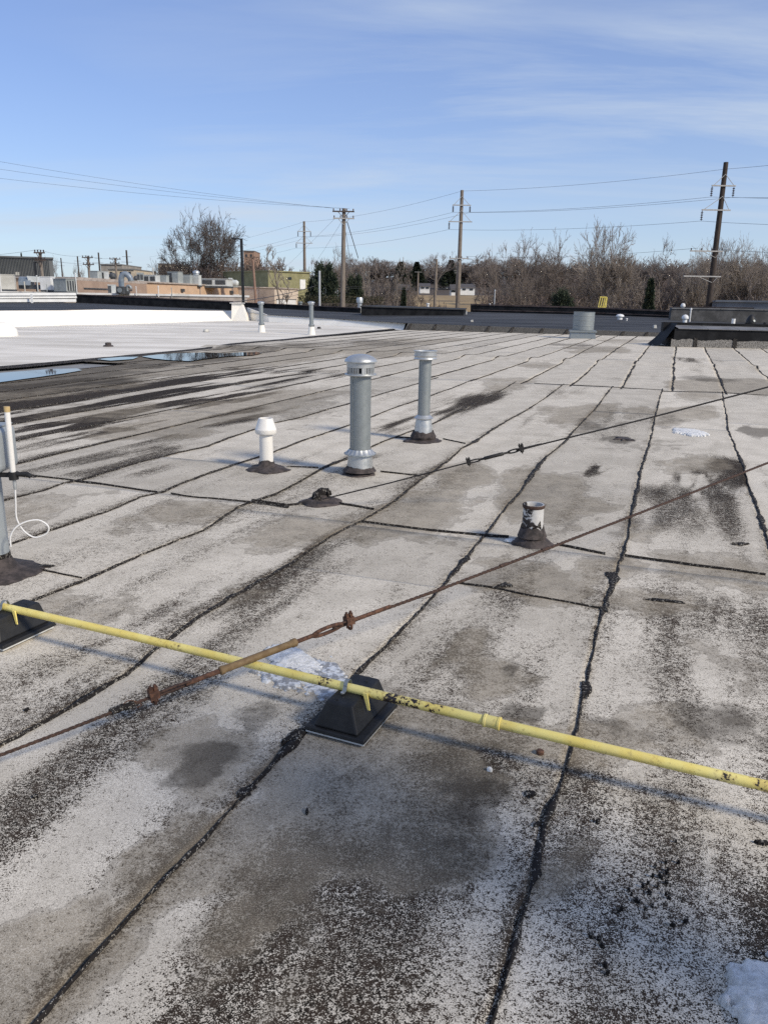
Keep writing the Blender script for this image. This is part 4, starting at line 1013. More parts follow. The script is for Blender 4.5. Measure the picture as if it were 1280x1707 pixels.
def foot(cpos, label):
    o = thing('pipe_support', label, 'pipe support', cpos, math.atan2(pd[1], pd[0]), group='black rubber feet under the gas pipe')
    MB().prism([(-.122, -.148, .0), (.122, -.148, .0), (.122, .150, .0), (-.122, .150, .0)], [(-.122, -.148, .008), (.122, -.148, .008), (.122, .150, .008), (-.122, .150, .008)]).build('foam_pad', M['pad'], o)
    MB().prism([(-.128, -.154, .0085), (.128, -.154, .0085), (.128, .165, .0085), (-.128, .165, .0085)], [(-.124, -.150, .026), (.124, -.150, .026), (.124, .160, .026), (-.124, .160, .026)]).build('base_flange', M['rubber'], o, bevel=.004)
    MB().prism([(-.094, -.140, .0265), (.094, -.140, .0265), (.094, .155, .0265), (-.094, .155, .0265)], [(-.054, -.108, .127), (.054, -.108, .127), (.054, .140, .127), (-.054, .140, .127)]).build('block', M['rubber'], o, bevel=.008)
    for x, y in ((.02, .09), (-.02, -.085)):
        MB().lathe([(.006, .1315), (.006, .1322), (.001, .1324)], 10, (x, y, 0)).build('bolt_hole', M['dark_slot'], o)
    # one-hole clip over the pipe and its strut leg
    pts = [(-.018, .036, .134), (-.018, .028, .136)] + [(-.018, -(PR + .003) * math.cos(w), PZ + (PR + .003) * math.sin(w)) for w in np.linspace(math.pi, 0, 14)] + [(-.018, -.028, .136), (-.018, -.045, .134)]
    bm = MB()
    for p_, q_ in zip(pts[:-1], pts[1:]):
        p_, q_ = np.array(p_), np.array(q_); tdir = (q_ - p_) / np.linalg.norm(q_ - p_)
        bm.box((p_ + q_) / 2, (.016, np.linalg.norm(q_ - p_) + .002, .0022), ax=np.array([[1, 0, 0], tdir, np.cross([1, 0, 0], tdir)]))
    clip_ = bm.build('clip', M['galv'], o)
    MB().lathe([(.0075, .1345), (.0075, .140), (.004, .1405)], 6, (-.018, -.046, 0)).build('bolt', M['galv_bright'], clip_)
    MB().prism([(.084, -.034, .082), (.094, -.034, .082), (.094, -.030, .082), (.084, -.030, .082)], [(.060, -.028, .145), (.078, -.028, .145), (.078, -.020, .145), (.060, -.020, .145)]).build('strut_leg', M['yellow'], o)
    return o
fc = P(592, 1142, PZ); s_f = float(np.dot(fc - pa, pd)); q_ = pa + pd * s_f
foot((q_[0], q_[1], .012), 'black rubber block with steel clip under the middle of the yellow pipe')
s_g = float(np.dot(P(14, 1013, PZ) - pa, pd)); q_ = pa + pd * s_g
foot((q_[0], q_[1], .012), 'black rubber block under yellow pipe at left picture edge')

# ------------------------------------------------------------------ guy cables with turnbuckles
def twisted(path, r_, mt, parent, name='cable', strands=3, pitch=.09, n=6):
    pts = [np.array(p) for p in path]; d = np.concatenate([[0], np.cumsum([np.linalg.norm(b - a) for a, b in zip(pts[:-1], pts[1:])])])
    tot = d[-1]; N = int(tot / (pitch / 7)) + 2; ss = np.linspace(0, tot, N)
    c = np.stack([np.interp(ss, d, [p[k] for p in pts]) for k in range(3)], 1)
    t_ = (pts[-1] - pts[0]) / np.linalg.norm(pts[-1] - pts[0]); a = np.cross(t_, [0, 0, 1]); a /= np.linalg.norm(a); b = np.cross(a, t_)
    m_ = MB()
    for s in range(strands):
        ph = 2 * math.pi * s / strands
        m_.tube([c[i] + (a * math.cos(ph + 2 * math.pi * ss[i] / pitch) + b * math.sin(ph + 2 * math.pi * ss[i] / pitch)) * r_ * .52 for i in range(N)], r_ * .56, n)
    return m_.build(name, M[mt], parent, 70)
# near rusty guy: anchored off to the left, rising to the right
gA, gC = P(-300, 1372, .04), Q(410, 1102, 2.86)
gd = gC - gA; gd /= np.linalg.norm(gd)
def on_line(px, A=gA, D=gd):            # parameter of the line at an image column
    lo, hi = -1.0, 30.0
    for _ in range(60):
        mid = (lo + hi) / 2; p = CAM.T @ (A + D * mid - np.array([0, 0, EYE])); x = CX + F_PX * p[0] / p[2]
        if x < px: lo = mid
        else: hi = mid
    return (lo + hi) / 2
r = thing('guy_cable', 'rusty near guy cable with turnbuckle, crossing above the yellow pipe', 'guy cable', gA + gd * on_line(400)); L = np.array(r.location)
def gp(px, dz=0): return gA + gd * on_line(px) - L + np.array([0, 0, dz])
twisted([gA - L, gp(100, -.004), gp(248, 0)], .0066, 'rust_dark', r, pitch=.07)
rr = np.random.RandomState(3)
MB().tube([gp(x, .002) + rr.randn(3) * .002 for x in np.linspace(184, 222, 8)], .0135, 8).build('splice_sleeve', M['tar'], r, 60)
MB().tube(smooth_path([gp(205, .012), gp(215, .02), gp(228, .004), gp(236, -.018), gp(228, -.02)]), .0022, 5).build('wire_end', M['rust'], r, 60)
def cable_clip(px, parent, s=1.0, mt='rust', A=None, D=None, Lc=None):
    A = gA if A is None else A; D = gd if D is None else D; Lc = L if Lc is None else Lc
    c = A + D * on_line(px, A, D) - Lc; side = np.cross(D, [0, 0, 1]); side /= np.linalg.norm(side); up = np.cross(side, D)
    m_ = MB().box(c + up * .006 * s, (.030 * s, .030 * s, .026 * s), ax=np.array([D, side, up]))
    for q in (-1, 1):
        m_.tube([c + D * q * .008 * s - up * .02 * s, c + D * q * .008 * s + up * .038 * s], .0048 * s, 6)
        m_.tube([c + D * q * .008 * s + up * .020 * s, c + D * q * .008 * s + up * .030 * s], .009 * s, 6)
    m_.ring(c - up * .012 * s, D, .014 * s, .005 * s, 10, 6)
    return m_.build('cable_clip', M[mt], parent, 40)
cable_clip(257, r, 1.2); 
def loop(p, q, wid, r_, parent, nm, mt='rust'):
    p, q = np.array(p), np.array(q); d = q - p; l = np.linalg.norm(d); d /= l; s = np.cross(d, [0, 0, 1]); s /= np.linalg.norm(s); u_ = np.cross(s, d); s = (s * .55 + u_ * .85); s /= np.linalg.norm(s)
    pts = [p + d * l * (.5 - .5 * math.cos(w)) + s * wid * math.sin(w) * (1 if True else 1) for w in np.linspace(0, 2 * math.pi, 25)]
    return MB().tube(pts, r_, 7).build(nm, M[mt], parent, 60)
loop(gp(255), gp(322), .013, .0062, r, 'thimble_loop', 'rust_dark')
MB().tube([gp(310), gp(318), gp(372)], [.009, .0105, .0105], 10).build('threaded_rod', M['rust'], r, 60)
MB().tube([gp(366), gp(367.5), gp(373.5), gp(375), gp(485), gp(486.5), gp(493), gp(494.5)], [.014, .0185, .0185, .0152, .0152, .0185, .0185, .014], 14).build('turnbuckle_body', M['rust_yel'], r, 40)
MB().tube([gp(494), gp(528)], .0095, 10).build('threaded_rod', M['rust'], r, 60)
loop(gp(522), gp(570), .024, .0085, r, 'eye')
loop(gp(556), gp(590), .013, .0060, r, 'thimble_loop', 'rust_dark')
cable_clip(582, r, 1.3)
MB().tube([gp(586), gp(650)], [.010, .0085], 8).build('cable_tail', M['rust'], r, 60)
end = gA + gd * (on_line(1280) + 2.2) - L
mid = gp(900, -.012)
twisted([gp(575), gp(730, -.010), mid, gp(1100, -.008), gp(1280), end], .0078, 'rust_dark', r, pitch=.085)
for x in (735, 908, 838):
    MB().tube([gp(x - 5, -.010), gp(x + 6, -.010)], .0100, 8).build('wrap_wire', M['rust_dark'], r, 50)
# far dark guy from its tarred boot
hA = P(538, 832, .07); hC = Q(1280, 645, 5.75); hd = hC - hA; hd /= np.linalg.norm(hd)
r = thing('guy_cable', 'thin dark far guy cable with small turnbuckle rising to the right', 'guy cable', hA + hd * 1.0); L2 = np.array(r.location)
def hp(px, dz=0): return hA + hd * on_line(px, hA, hd) - L2 + np.array([0, 0, dz])
twisted([hA - L2, hp(650, -.006), hp(780)], .0058, 'cable_black', r, pitch=.06)
cable_clip(781, r, 1.1, 'cable_black', hA, hd, L2)
loop(hp(778), hp(801), .014, .0055, r, 'thimble_loop', 'cable_black')
MB().tube([hp(797), hp(806), hp(807), hp(838), hp(839), hp(850)], [.008, .009, .014, .014, .009, .008], 10).build('turnbuckle_body', M['cable_black'], r, 50)
loop(hp(846), hp(866), .016, .006, r, 'eye', 'cable_black')
cable_clip(869, r, 1.2, 'cable_black', hA, hd, L2)
e2 = hA + hd * (on_line(1280, hA, hd) + 2.5) - L2
twisted([hp(860), hp(1070, -.008), hp(1280), e2], .0066, 'cable_black', r, pitch=.06)
MB().tube([hp(872), hp(902)], [.010, .0075], 8).build('cable_tail', M['cable_black'], r, 50)
b = P(538, 838)
r = thing('guy_anchor', 'black tarred boot where the far guy cable meets the roof', 'anchor', b)
mound(.17, .075, .045, 41, flat=.014).build('tar_collar', M['mastic'], r, 60)
MB().tube(smooth_path([(-.045, -.02, .02), (-.03, -.01, .065), (.005, .0, .088), (.05, .005, .082), (.07, .006, .085)]), [.05] * 9 + [.042] * 8 + [.034] * 8 + [.02] * 8, 12).build('boot', M['tar'], r, 60)
MB().ring((.045, 0, .085), (1, .1, .1), .03, .012, 12, 7).build('boot_lip', M['tar'], r, 60)

# ------------------------------------------------------------------ snow
def snow_patch(px, py, ru, rv, h, label, seed, rot=0, thr=.0, mt='snow', name='snow_patch', rag=1.0, cell=None):
    cu, cv = PUV(px, py); cell = cell or max(.004, min(ru, rv) / 50)
    us = np.arange(-1.35, 1.351, cell / ru) ; vs_ = np.arange(-1.35, 1.351, cell / rv); A_, B_ = np.meshgrid(us, vs_)
    a = A_ * ru; b_ = B_ * rv; u = cu + a * math.cos(rot) - b_ * math.sin(rot); v = cv + a * math.sin(rot) + b_ * math.cos(rot)
    d = np.sqrt(A_ ** 2 + B_ ** 2)
    f = 1 - d + rag * (.9 * (fbm(a / ru * 2.2 + 5, b_ / rv * 2.2, seed, 5) - .5) + .32 * (fbm(a * 45, b_ * 45, seed + 1, 4) - .5)) - thr
    Z = h * np.clip(f, -.05, 1) ** 1 * 1.0; Z = np.where(f > 0, h * np.sqrt(np.clip(f, 0, 1)), -.008) + .004 * (fbm(a * 60, b_ * 60, seed + 3, 2) - .5)
    Z = Z + .012 + hump(u, v); X, Y = XY(u, v)
    ny, nx = A_.shape; idx = np.arange(ny * nx).reshape(ny, nx)
    q = np.stack([idx[:-1, :-1], idx[:-1, 1:], idx[1:, 1:], idx[1:, :-1]], -1).reshape(-1, 4)
    keep = (f.ravel()[q] > 0).any(1)
    q = q[keep]; used = np.unique(q); mp_ = np.full(ny * nx, -1); mp_[used] = np.arange(len(used))
    o = npmesh(name, np.stack([X, Y, Z], -1).reshape(-1, 3)[used], mp_[q], M[mt], None, True)
    return tag(o, label, 'snow')
snow_patch(1150, 722, .19, .30, .03, 'flat oval white snow patch in the brown pond stain at right', 5, rot=.5, rag=.8)
snow_patch(487, 1103, .20, .085, .012, 'white crust of snow behind the middle of the yellow pipe', 8, rot=-.55, rag=.6)
snow_patch(505, 1125, .26, .16, .005, 'thin grey melting ice around the snow crust near yellow pipe', 12, rot=-.6, rag=1.25, thr=.12, mt='slush', name='ice_film', cell=.006)
snow_patch(1312, 1712, .12, .17, .05, 'snow heap in the bottom right corner', 15, rot=.1, rag=.95, cell=.004)
snow_patch(852, 904, .05, .022, .012, 'small snow scrap beside the open-topped pipe', 19, rag=.4)
snow_patch(816, 1286, .010, .009, .008, 'tiny white snow crumb below the yellow pipe', 23, rag=.5, cell=.0012)
c = P(900, 1252, .016); r = thing('rusty_washer', 'rust-brown disc lying on the roof below the yellow pipe', 'disc', c)
MB().lathe([(.014, -.01), (.0145, .001), (.012, .003), (.001, .0035)], 16, jit=.06).build('disc', M['rust'], r, 40)

# ------------------------------------------------------------------ buildings beyond the roof
def gz(p): return float(ter(p[0], p[1]))
def block(name, pxs, ds, ytop, depth, mt, label, cat='building', roofmt='roof_box', par=.0, base=None):
    """a flat-roofed block whose front runs through image columns pxs at distances ds, top edge at ytop"""
    fr = [Q(x, y, d) for x, d, y in zip(pxs, ds, ytop)]
    zt = sum(p[2] for p in fr) / len(fr)
    for p in fr: p[2] = zt
    d0 = fr[-1] - fr[0]; nn = np.array([-d0[1], d0[0], 0]); nn /= np.linalg.norm(nn); nn *= depth
    r = thing(name, label, cat, (fr[0][0], fr[0][1], gz(fr[0]))); L = np.array(r.location)
    zb = min(gz(p) for p in fr) - .5
    bot = [np.array([p[0], p[1], zb]) - L for p in fr] + [np.array([p[0], p[1], zb]) + nn - L for p in fr[::-1]]
    top = [np.array([p[0], p[1], zt]) - L for p in fr] + [np.array([p[0], p[1], zt]) + nn - L for p in fr[::-1]]
    MB().prism(bot, top).build('wall', M[mt], r)
    cen = sum(top) / len(top); e = [cen + (p - cen) * (1 + .25 / np.linalg.norm(p - cen)) for p in top]
    MB().prism([p + [0, 0, .003] for p in e], [p + [0, 0, .18] for p in e]).build('roof', M[roofmt], r)
    return r, fr, L
def on_wall(r, fr, L, px, y0, y1, w0, nm, mt, seg=0, proud=.08):
    a, b = fr[seg], fr[seg + 1]
    def hit(px, py):
        q = ray(px, py); d2 = b[:2] - a[:2]; A = np.array([[q[0], -d2[0]], [q[1], -d2[1]]]); s = np.linalg.solve(A, a[:2]); return np.array([0, 0, EYE]) + q * s[0]
    p0, p1 = hit(px - w0 / 2, y1), hit(px + w0 / 2, y1); zt = hit(px, y0)[2]
    d = (b - a); d[2] = 0; d /= np.linalg.norm(d); nn = np.array([d[1], -d[0], 0]) * proud
    z0 = p0[2]; B = [p0 - L, p1 - L, p1 - L + nn, p0 - L + nn]
    for q in B: q[2] = z0 - L[2]
    T = [q + np.array([0, 0, zt - z0]) for q in B]
    return MB().prism([B[3], B[2], B[1], B[0]], [T[3], T[2], T[1], T[0]]).build(nm, M[mt], r)
pb_, fr, L = block('warehouse', [130, 245, 432], [85, 102, 135], [464.5, 471.5, 480.5], 30, 'peach', 'long peach block warehouse with rooftop units beyond the black parapet', roofmt='tan_fascia')
for x in (334, 388): on_wall(pb_, fr, L, x, 476, 497, 1.3, 'downpipe', 'tan_metal', 1)
for x, y in ((303.5, 484), (385, 487)): on_wall(pb_, fr, L, x, y - 2.5, y + 2.5, 4, 'wall_vent', 'unit_dark', 1, .3)
for x0, x1, y0, y1 in ((282, 297, 488.5, 494), (298, 308, 488.5, 492), (389, 411, 491, 497)): on_wall(pb_, fr, L, (x0 + x1) / 2, y0, y1, x1 - x0, 'wall_panel', 'peach_pale' if x0 < 300 else 'white_paint', 1, .15)
bb, fr2, L2 = block('warehouse_wing', [129.5, 244.6], [84.2, 101.2], [467, 473.8], .6, 'peach_brown', 'brownish left wing wall of the warehouse below grey rooftop fans', roofmt='tan_fascia')
on_wall(bb, fr2, L2, 180, 481, 481.8, 80, 'conduit', 'unit_dark')
wg, fr3, L3 = block('loading_shed', [432, 458.5, 497], [126, 127, 139], [481.5, 480.5, 482], 16, 'peach_pale', 'pale loading shed with ribbed side and white roller door right of the peach warehouse', roofmt='tan_fascia')
for k in range(13): on_wall(wg, fr3, L3, 433 + k * 2, 482.6, 511, 1.2, 'rib', 'tan_metal', 0, .10)
on_wall(wg, fr3, L3, 445, 482.6, 511, 26, 'side_cladding', 'tan_metal', 0, .05)
on_wall(wg, fr3, L3, 477, 499.5, 513, 31, 'roller_door', 'white_paint', 1, .10)
on_wall(wg, fr3, L3, 477, 498.6, 499.5, 33, 'door_head', 'unit_dark', 1, .12)
on_wall(wg, fr3, L3, 477, 492, 496, 2, 'lamp', 'unit_dark', 1, .4)
sl, fr4, L4 = block('neighbour_roof', [-220, 130, 412], [66, 74, 78], [484.5, 488.6, 498.4], 9, 'tan_fascia', 'low neighbouring building edge with tan fascia carrying the left rooftop units', roofmt='white_mem')
gb, fr5, L5 = block('metal_shed', [-70, 88.5], [92, 96], [425.5, 433], 30, 'grey_metal', 'large charcoal ribbed metal building at far left', roofmt='grey_metal')
for k in range(62): on_wall(gb, fr5, L5, -68 + k * 2.53, 426 + 7.2 * (k / 62), 486, .55, 'rib', 'grey_metal', 0, .14)
on_wall(gb, fr5, L5, 30, 453.5, 459, 7, 'wall_vent', 'unit_beige')
block('far_block', [168, 204], [180, 180], [441, 442], 14, 'concrete', 'brown-grey flat block far behind the warehouse roof units')
cb, fc_, Lc_ = block('far_building', [181, 224], [152, 152], [449.5, 449.5], 14, 'cream', 'cream rendered low building behind the rooftop fans')
for x in (186, 203, 217): on_wall(cb, fc_, Lc_, x, 453, 457, 4, 'window', 'glass')
cb2, fc_, Lc_ = block('far_building', [264, 291], [191, 191], [440, 441], 14, 'cream', 'cream two-storey building behind the large bare tree')
for x in (269, 276, 284): on_wall(cb2, fc_, Lc_, x, 445, 450, 3.5, 'window', 'glass')
tb, fc_, Lc_ = block('brick_tower', [406, 424], [201, 201], [418.5, 419.5], 9, 'brick_far', 'brown brick tower above the thicket right of the street lamp')
for x in (411, 419): on_wall(tb, fc_, Lc_, x, 424, 428, 3, 'window', 'glass')
wb, fc_, Lc_ = block('far_building', [434, 450], [180, 180], [446, 447], 10, 'house_white', 'small white building left of the olive shed')
for x in (438, 442, 446): on_wall(wb, fc_, Lc_, x, 449, 453, 2.4, 'window', 'glass')
ob, fc_, Lc_ = block('olive_shed', [447, 516.5], [135, 141], [454.5, 453.5], 14, 'olive', 'olive green shed with white door behind the tall pole line', roofmt='olive')
on_wall(ob, fc_, Lc_, 504.5, 466, 482, 9, 'door', 'white_paint')
on_wall(ob, fc_, Lc_, 483, 462, 466, 6, 'window', 'glass')
sb, fc_, Lc_ = block('low_roof_building', [1194, 1420], [78, 74], [503.6, 506], 18, 'slate', 'low blue-grey metal building behind the far right parapet', roofmt='slate')
def house(px0, px1, yb, yt, d, mt, label, roofh=.5, depth=7):
    a, b = Q(px0, yb, d), Q(px1, yb, d); k = d / 1348; h = (yb - yt) * k; w = np.linalg.norm(b - a)
    r = thing('house', label, 'house', a); he = h * (1 - roofh)
    MB().box((w / 2, depth / 2, he / 2 - .5), (w, depth, he + 1)).build('wall', M[mt], r)
    MB().add([(-.3, -.4, he), (w + .3, -.4, he), (w + .3, depth + .4, he), (-.3, depth + .4, he), (-.3, depth / 2, h), (w + .3, depth / 2, h)], [(0, 1, 5, 4), (2, 3, 4, 5), (1, 2, 5), (3, 0, 4), (3, 2, 1, 0)]).build('roof', M['house_roof'], r)
    nw = max(2, int(w / 3))
    for i in range(nw):
        f_ = MB().box((w * (i + .5) / nw, -.03, he * .55), (1.0, .08, min(1.3, he * .5))).build('window', M['glass'], r)
    return r
house(700, 716, 483, 472, 236, 'house_white', 'white far house seen through a bare tree left of the thin grey pole')
house(661, 681, 494, 474, 205, 'brick_far', 'brown brick far house beside the golden field')
house(767, 791, 486, 473, 240, 'house_white', 'long low white far house right of the lattice-armed pole')
house(752, 761, 489, 474, 232, 'house_white', 'small grey-white gabled far house just left of the lattice-armed pole', .6)
def parked(px, yb, w, h, d, mt, label):
    b = Q(px, yb, d); k = d / 1348; W, H = w * k, h * k
    r = thing('parked_car', label, 'car', b)
    MB().prism([(-W / 2, 0, .3), (W / 2, 0, .3), (W / 2, 1.7, .3), (-W / 2, 1.7, .3)], [(-W / 2, .05, H * .6), (W / 2, .05, H * .6), (W / 2, 1.65, H * .6), (-W / 2, 1.65, H * .6)]).build('body', M[mt], r, bevel=.06)
    MB().prism([(-W * .32, .06, H * .6), (W * .35, .06, H * .6), (W * .35, 1.64, H * .6), (-W * .32, 1.64, H * .6)], [(-W * .22, .2, H), (W * .28, .2, H), (W * .28, 1.5, H), (-W * .22, 1.5, H)]).build('cabin', M['glass'], r, bevel=.04)
    for x in (-.3, .3):
        MB().tube([(x * W, -.02, .32), (x * W, .2, .32)], .32, 12).build('wheel', M['rubber'], r)
parked(684, 492, 11, 6, 198, 'unit_dark', 'dark parked car beside the brown brick far house')
parked(745, 483, 9, 4.5, 238, 'house_white', 'white parked car at the far edge of the field')
parked(556, 502.5, 13, 5.5, 100, 'house_white', 'white parked van roof showing above the olive hedge')

# rooftop plant
def unit(px0, px1, yt, yb, d, mt, label, grille=None, cat='rooftop unit', rz=-.35, name='rooftop_unit', dome=None, lid=True):
    k = d / 1348; W = (px1 - px0) * k; H = (yb - yt) * k; b = Q((px0 + px1) / 2, yb, d)
    r = thing(name, label, cat, b, rz); w = W / (math.cos(rz) + .75 * abs(math.sin(rz))); dp = .75 * w
    MB().box((0, 0, H / 2 + .0), (w, dp, H)).build('cabinet', M[mt], r, bevel=.02)
    MB().box((0, 0, -.10), (w * 1.03, dp * 1.03, .26)).build('base_rail', M['unit_dark'], r)
    if lid: MB().box((0, 0, H + .03), (w * 1.06, dp * 1.06, .06)).build('lid', M[mt], r)
    if grille == 'front':
        for s in (-.25, .25):
            g_ = MB().box((s * w, -dp / 2 - .02, H * .55), (w * .38, .04, H * .6)).build('grille', M['unit_dark'], r)
    if grille == 'side':
        MB().box((w / 2 + .02, 0, H * .5), (.04, dp * .8, H * .8)).build('grille', M['unit_dark'], r)
        for s in (-.25, 0, .25): MB().box((w / 2 + .05, s * dp, H * .5), (.03, .05, H * .8)).build('bar', M['unit_pale'], r)
    if grille == 'left': MB().box((-w * .27, -dp / 2 - .02, H * .5), (w * .42, .04, H * .85)).build('grille', M['unit_dark'], r)
    if dome: MB().lathe([(w * .36, H + .06), (w * .36, H + .3), (w * .45, H + .32), (w * .42, H + .55), (w * .2, H + .72), (.001, H + .75)], 18).build('fan_dome', M['galv_bright'], r, 50)
    return r
unit(4, 28, 459.5, 483, 72, 'unit_beige', 'beige rooftop box at far left beside a white pipe', rz=.25)
unit(71, 92, 463, 484, 73, 'white_paint', 'white ribbed rooftop box between the blue duct hood and the grey condenser', rz=-.12)
unit(92, 128, 466.5, 486.5, 72, 'unit_grey', 'large grey rooftop condenser with grille side beside white standpipe', 'side', rz=-.45)
unit(181, 195, 476, 490, 76, 'unit_pale', 'silver rooftop box left of the dark gooseneck blower', 'left', rz=.2)
unit(152, 170, 453, 466.5, 96, 'unit_grey', 'grey rooftop box on warehouse left of a white box', rz=-.3)
unit(170, 182, 454, 466.5, 97, 'unit_pale', 'white rooftop box with dark left face on the warehouse', 'left', rz=.1)
unit(229, 241, 456, 470, 104, 'unit_grey', 'small grey rooftop box right of the cream building', 'front', rz=.2)
unit(241, 266, 459.5, 471.5, 106, 'unit_pale', 'pale long rooftop unit beside a thin standpipe', 'front', rz=-.15)
unit(266, 282, 460, 473, 109, 'unit_grey', 'grey rooftop unit left of the dark-faced tall one', rz=-.2)
unit(281, 305, 454.5, 474, 111, 'unit_grey', 'tall rooftop unit with dark louvred left face', 'left', rz=-.3)
unit(306, 321, 459.5, 475, 114, 'unit_grey', 'plain grey duct box left of the dome fan', rz=-.2)
unit(321, 336, 460, 476, 115, 'unit_pale', 'pale rooftop cabinet topped by a round silver dome fan', rz=-.25, dome=True)
unit(338, 386, 466, 477.5, 118, 'unit_pale', 'long low duct unit with dark openings at right end of warehouse roof', 'front', rz=-.1)
def goose(px, yb, yt, d, s, mt, label, rot=0):
    k = d / 1348; H = (yb - yt) * k; b = Q(px, yb, d); r = thing('duct_hood', label, 'duct', b, rot); R = s * k
    MB().tube(smooth_path([(0, 0, 0), (0, 0, H * .55), (.05 * H, 0, H * .8), (.22 * H, 0, H * .92), (.42 * H, 0, H * .78), (.48 * H, 0, H * .6)]), R, 14).build('duct', M[mt], r, 50)
    MB().box((0, 0, .05), (R * 3, R * 3, .3)).build('curb', M['unit_dark'], r)
    MB().ring((.48 * H, 0, H * .6), (.1, 0, -1), R * 1.05, R * .15).build('rim', M['galv'], r)
    return r
goose(204, 489, 455, 76, 4.5, 'unit_blue', 'blue-grey gooseneck duct rising over the brownish warehouse wall')
goose(213, 489, 476, 75, 2.5, 'galv', 'small curved grey duct beside the dark blower')
r = thing('blower', 'dark squat blower box under the gooseneck duct', 'blower', Q(203, 490, 74.5)); k = 74.5 / 1348
MB().box((0, 0, 6 * k), (13 * k, 13 * k, 12 * k)).build('body', M['unit_dark'], r, bevel=.03)
MB().tube([(0, -7 * k, 6 * k), (0, -8 * k, 6 * k)], 4 * k, 14).build('inlet', M['galv'], r, 40)
# big scooped hood
b = Q(52, 482, 74); k = 74 / 1348; r = thing('duct_hood', 'large blue-grey scooped exhaust hood on the left rooftop', 'duct', b)
vs = []; n = 12
for x in (-16 * k, 4 * k):
    for i in range(n): w = math.pi * i / (n - 1); vs.append((x - 3 * k * math.cos(w), .6 * math.cos(w) * 1.4, 6 * k + 14 * k * math.sin(w)))
fs = [(i, i + 1, n + i + 1, n + i) for i in range(n - 1)] + [tuple(range(n))[::-1], tuple(range(n, 2 * n)), (0, n, 2 * n - 1, n - 1)]
MB().add(vs, fs).build('shell', M['unit_blue'], r, 40)
MB().prism([(3 * k, -.7, 12 * k), (17 * k, -.6, 11 * k), (17 * k, .6, 11 * k), (3 * k, .7, 12 * k)], [(1 * k, -.7, 21 * k), (15 * k, -.6, 20 * k), (15 * k, .6, 20 * k), (1 * k, .7, 21 * k)]).build('hood_scoop', M['unit_pale'], r)
MB().box((2 * k, 0, 3.5 * k), (34 * k, 1.2, 7 * k)).build('plenum', M['unit_dark'], r)
mushroom(299.5, 476, 463, 9, 112, 'unit_pale', 'small silver mushroom fan in front of the tall dark-faced unit')
mushroom(189, 469, 455, 13, 99, 'unit_dark', 'dark round exhaust fan before the cream building', name='exhaust_fan')
mushroom(227, 471, 460, 7, 103, 'unit_dark', 'small dark fan right of the cream building', name='exhaust_fan')
r = thing('duct_end', 'round-ended white duct at right end of the warehouse roof', 'duct', Q(391, 478, 121)); k = 121 / 1348
MB().tube([(-8 * k, 0, 6 * k), (4 * k, 0, 5.5 * k), (7 * k, 0, 5 * k)], [5 * k, 5.5 * k, 3 * k], 16).build('barrel', M['unit_pale'], r, 40)
MB().box((-6 * k, 0, 7 * k), (5 * k, 1.0, 14 * k)).build('riser', M['unit_pale'], r)
MB().box((-1 * k, 0, 0), (13 * k, .8, 2 * k)).build('cradle', M['unit_grey'], r)
for px, yb, yt, w, d, mt, lb in ((2.5, 485, 445.5, 2.2, 70, 'white_paint', 'tall white standpipe at far left edge of the rooftops'), (129, 489, 457, 1.6, 72, 'white_paint', 'white standpipe right of the large grey condenser'),
                        (258, 490, 448, 1.6, 108, 'unit_beige', 'thin cream standpipe behind the pale long rooftop unit'), (42.5, 485, 470, 2.0, 71, 'unit_beige', 'short cream pipe before the blue exhaust hood'),
                        (228, 491, 478, 1.3, 75, 'white_paint', 'short white pipe before brownish warehouse wall'), (265, 493, 477, 1.6, 75.5, 'white_paint', 'white pipe pair member at right end of brownish wall'),
                        (287, 494, 480, 1.2, 76, 'unit_grey', 'slim grey pipe before the peach wall'), (79, 484, 474, 1.2, 71, 'unit_grey', 'slim grey pipe before the white ribbed box'),
                        (64, 484, 460, 1.8, 71.5, 'unit_pale', 'pale pipe at the right side of blue exhaust hood')):
    stack(px, yb, yt, w, d, mt, lb, 1.6)

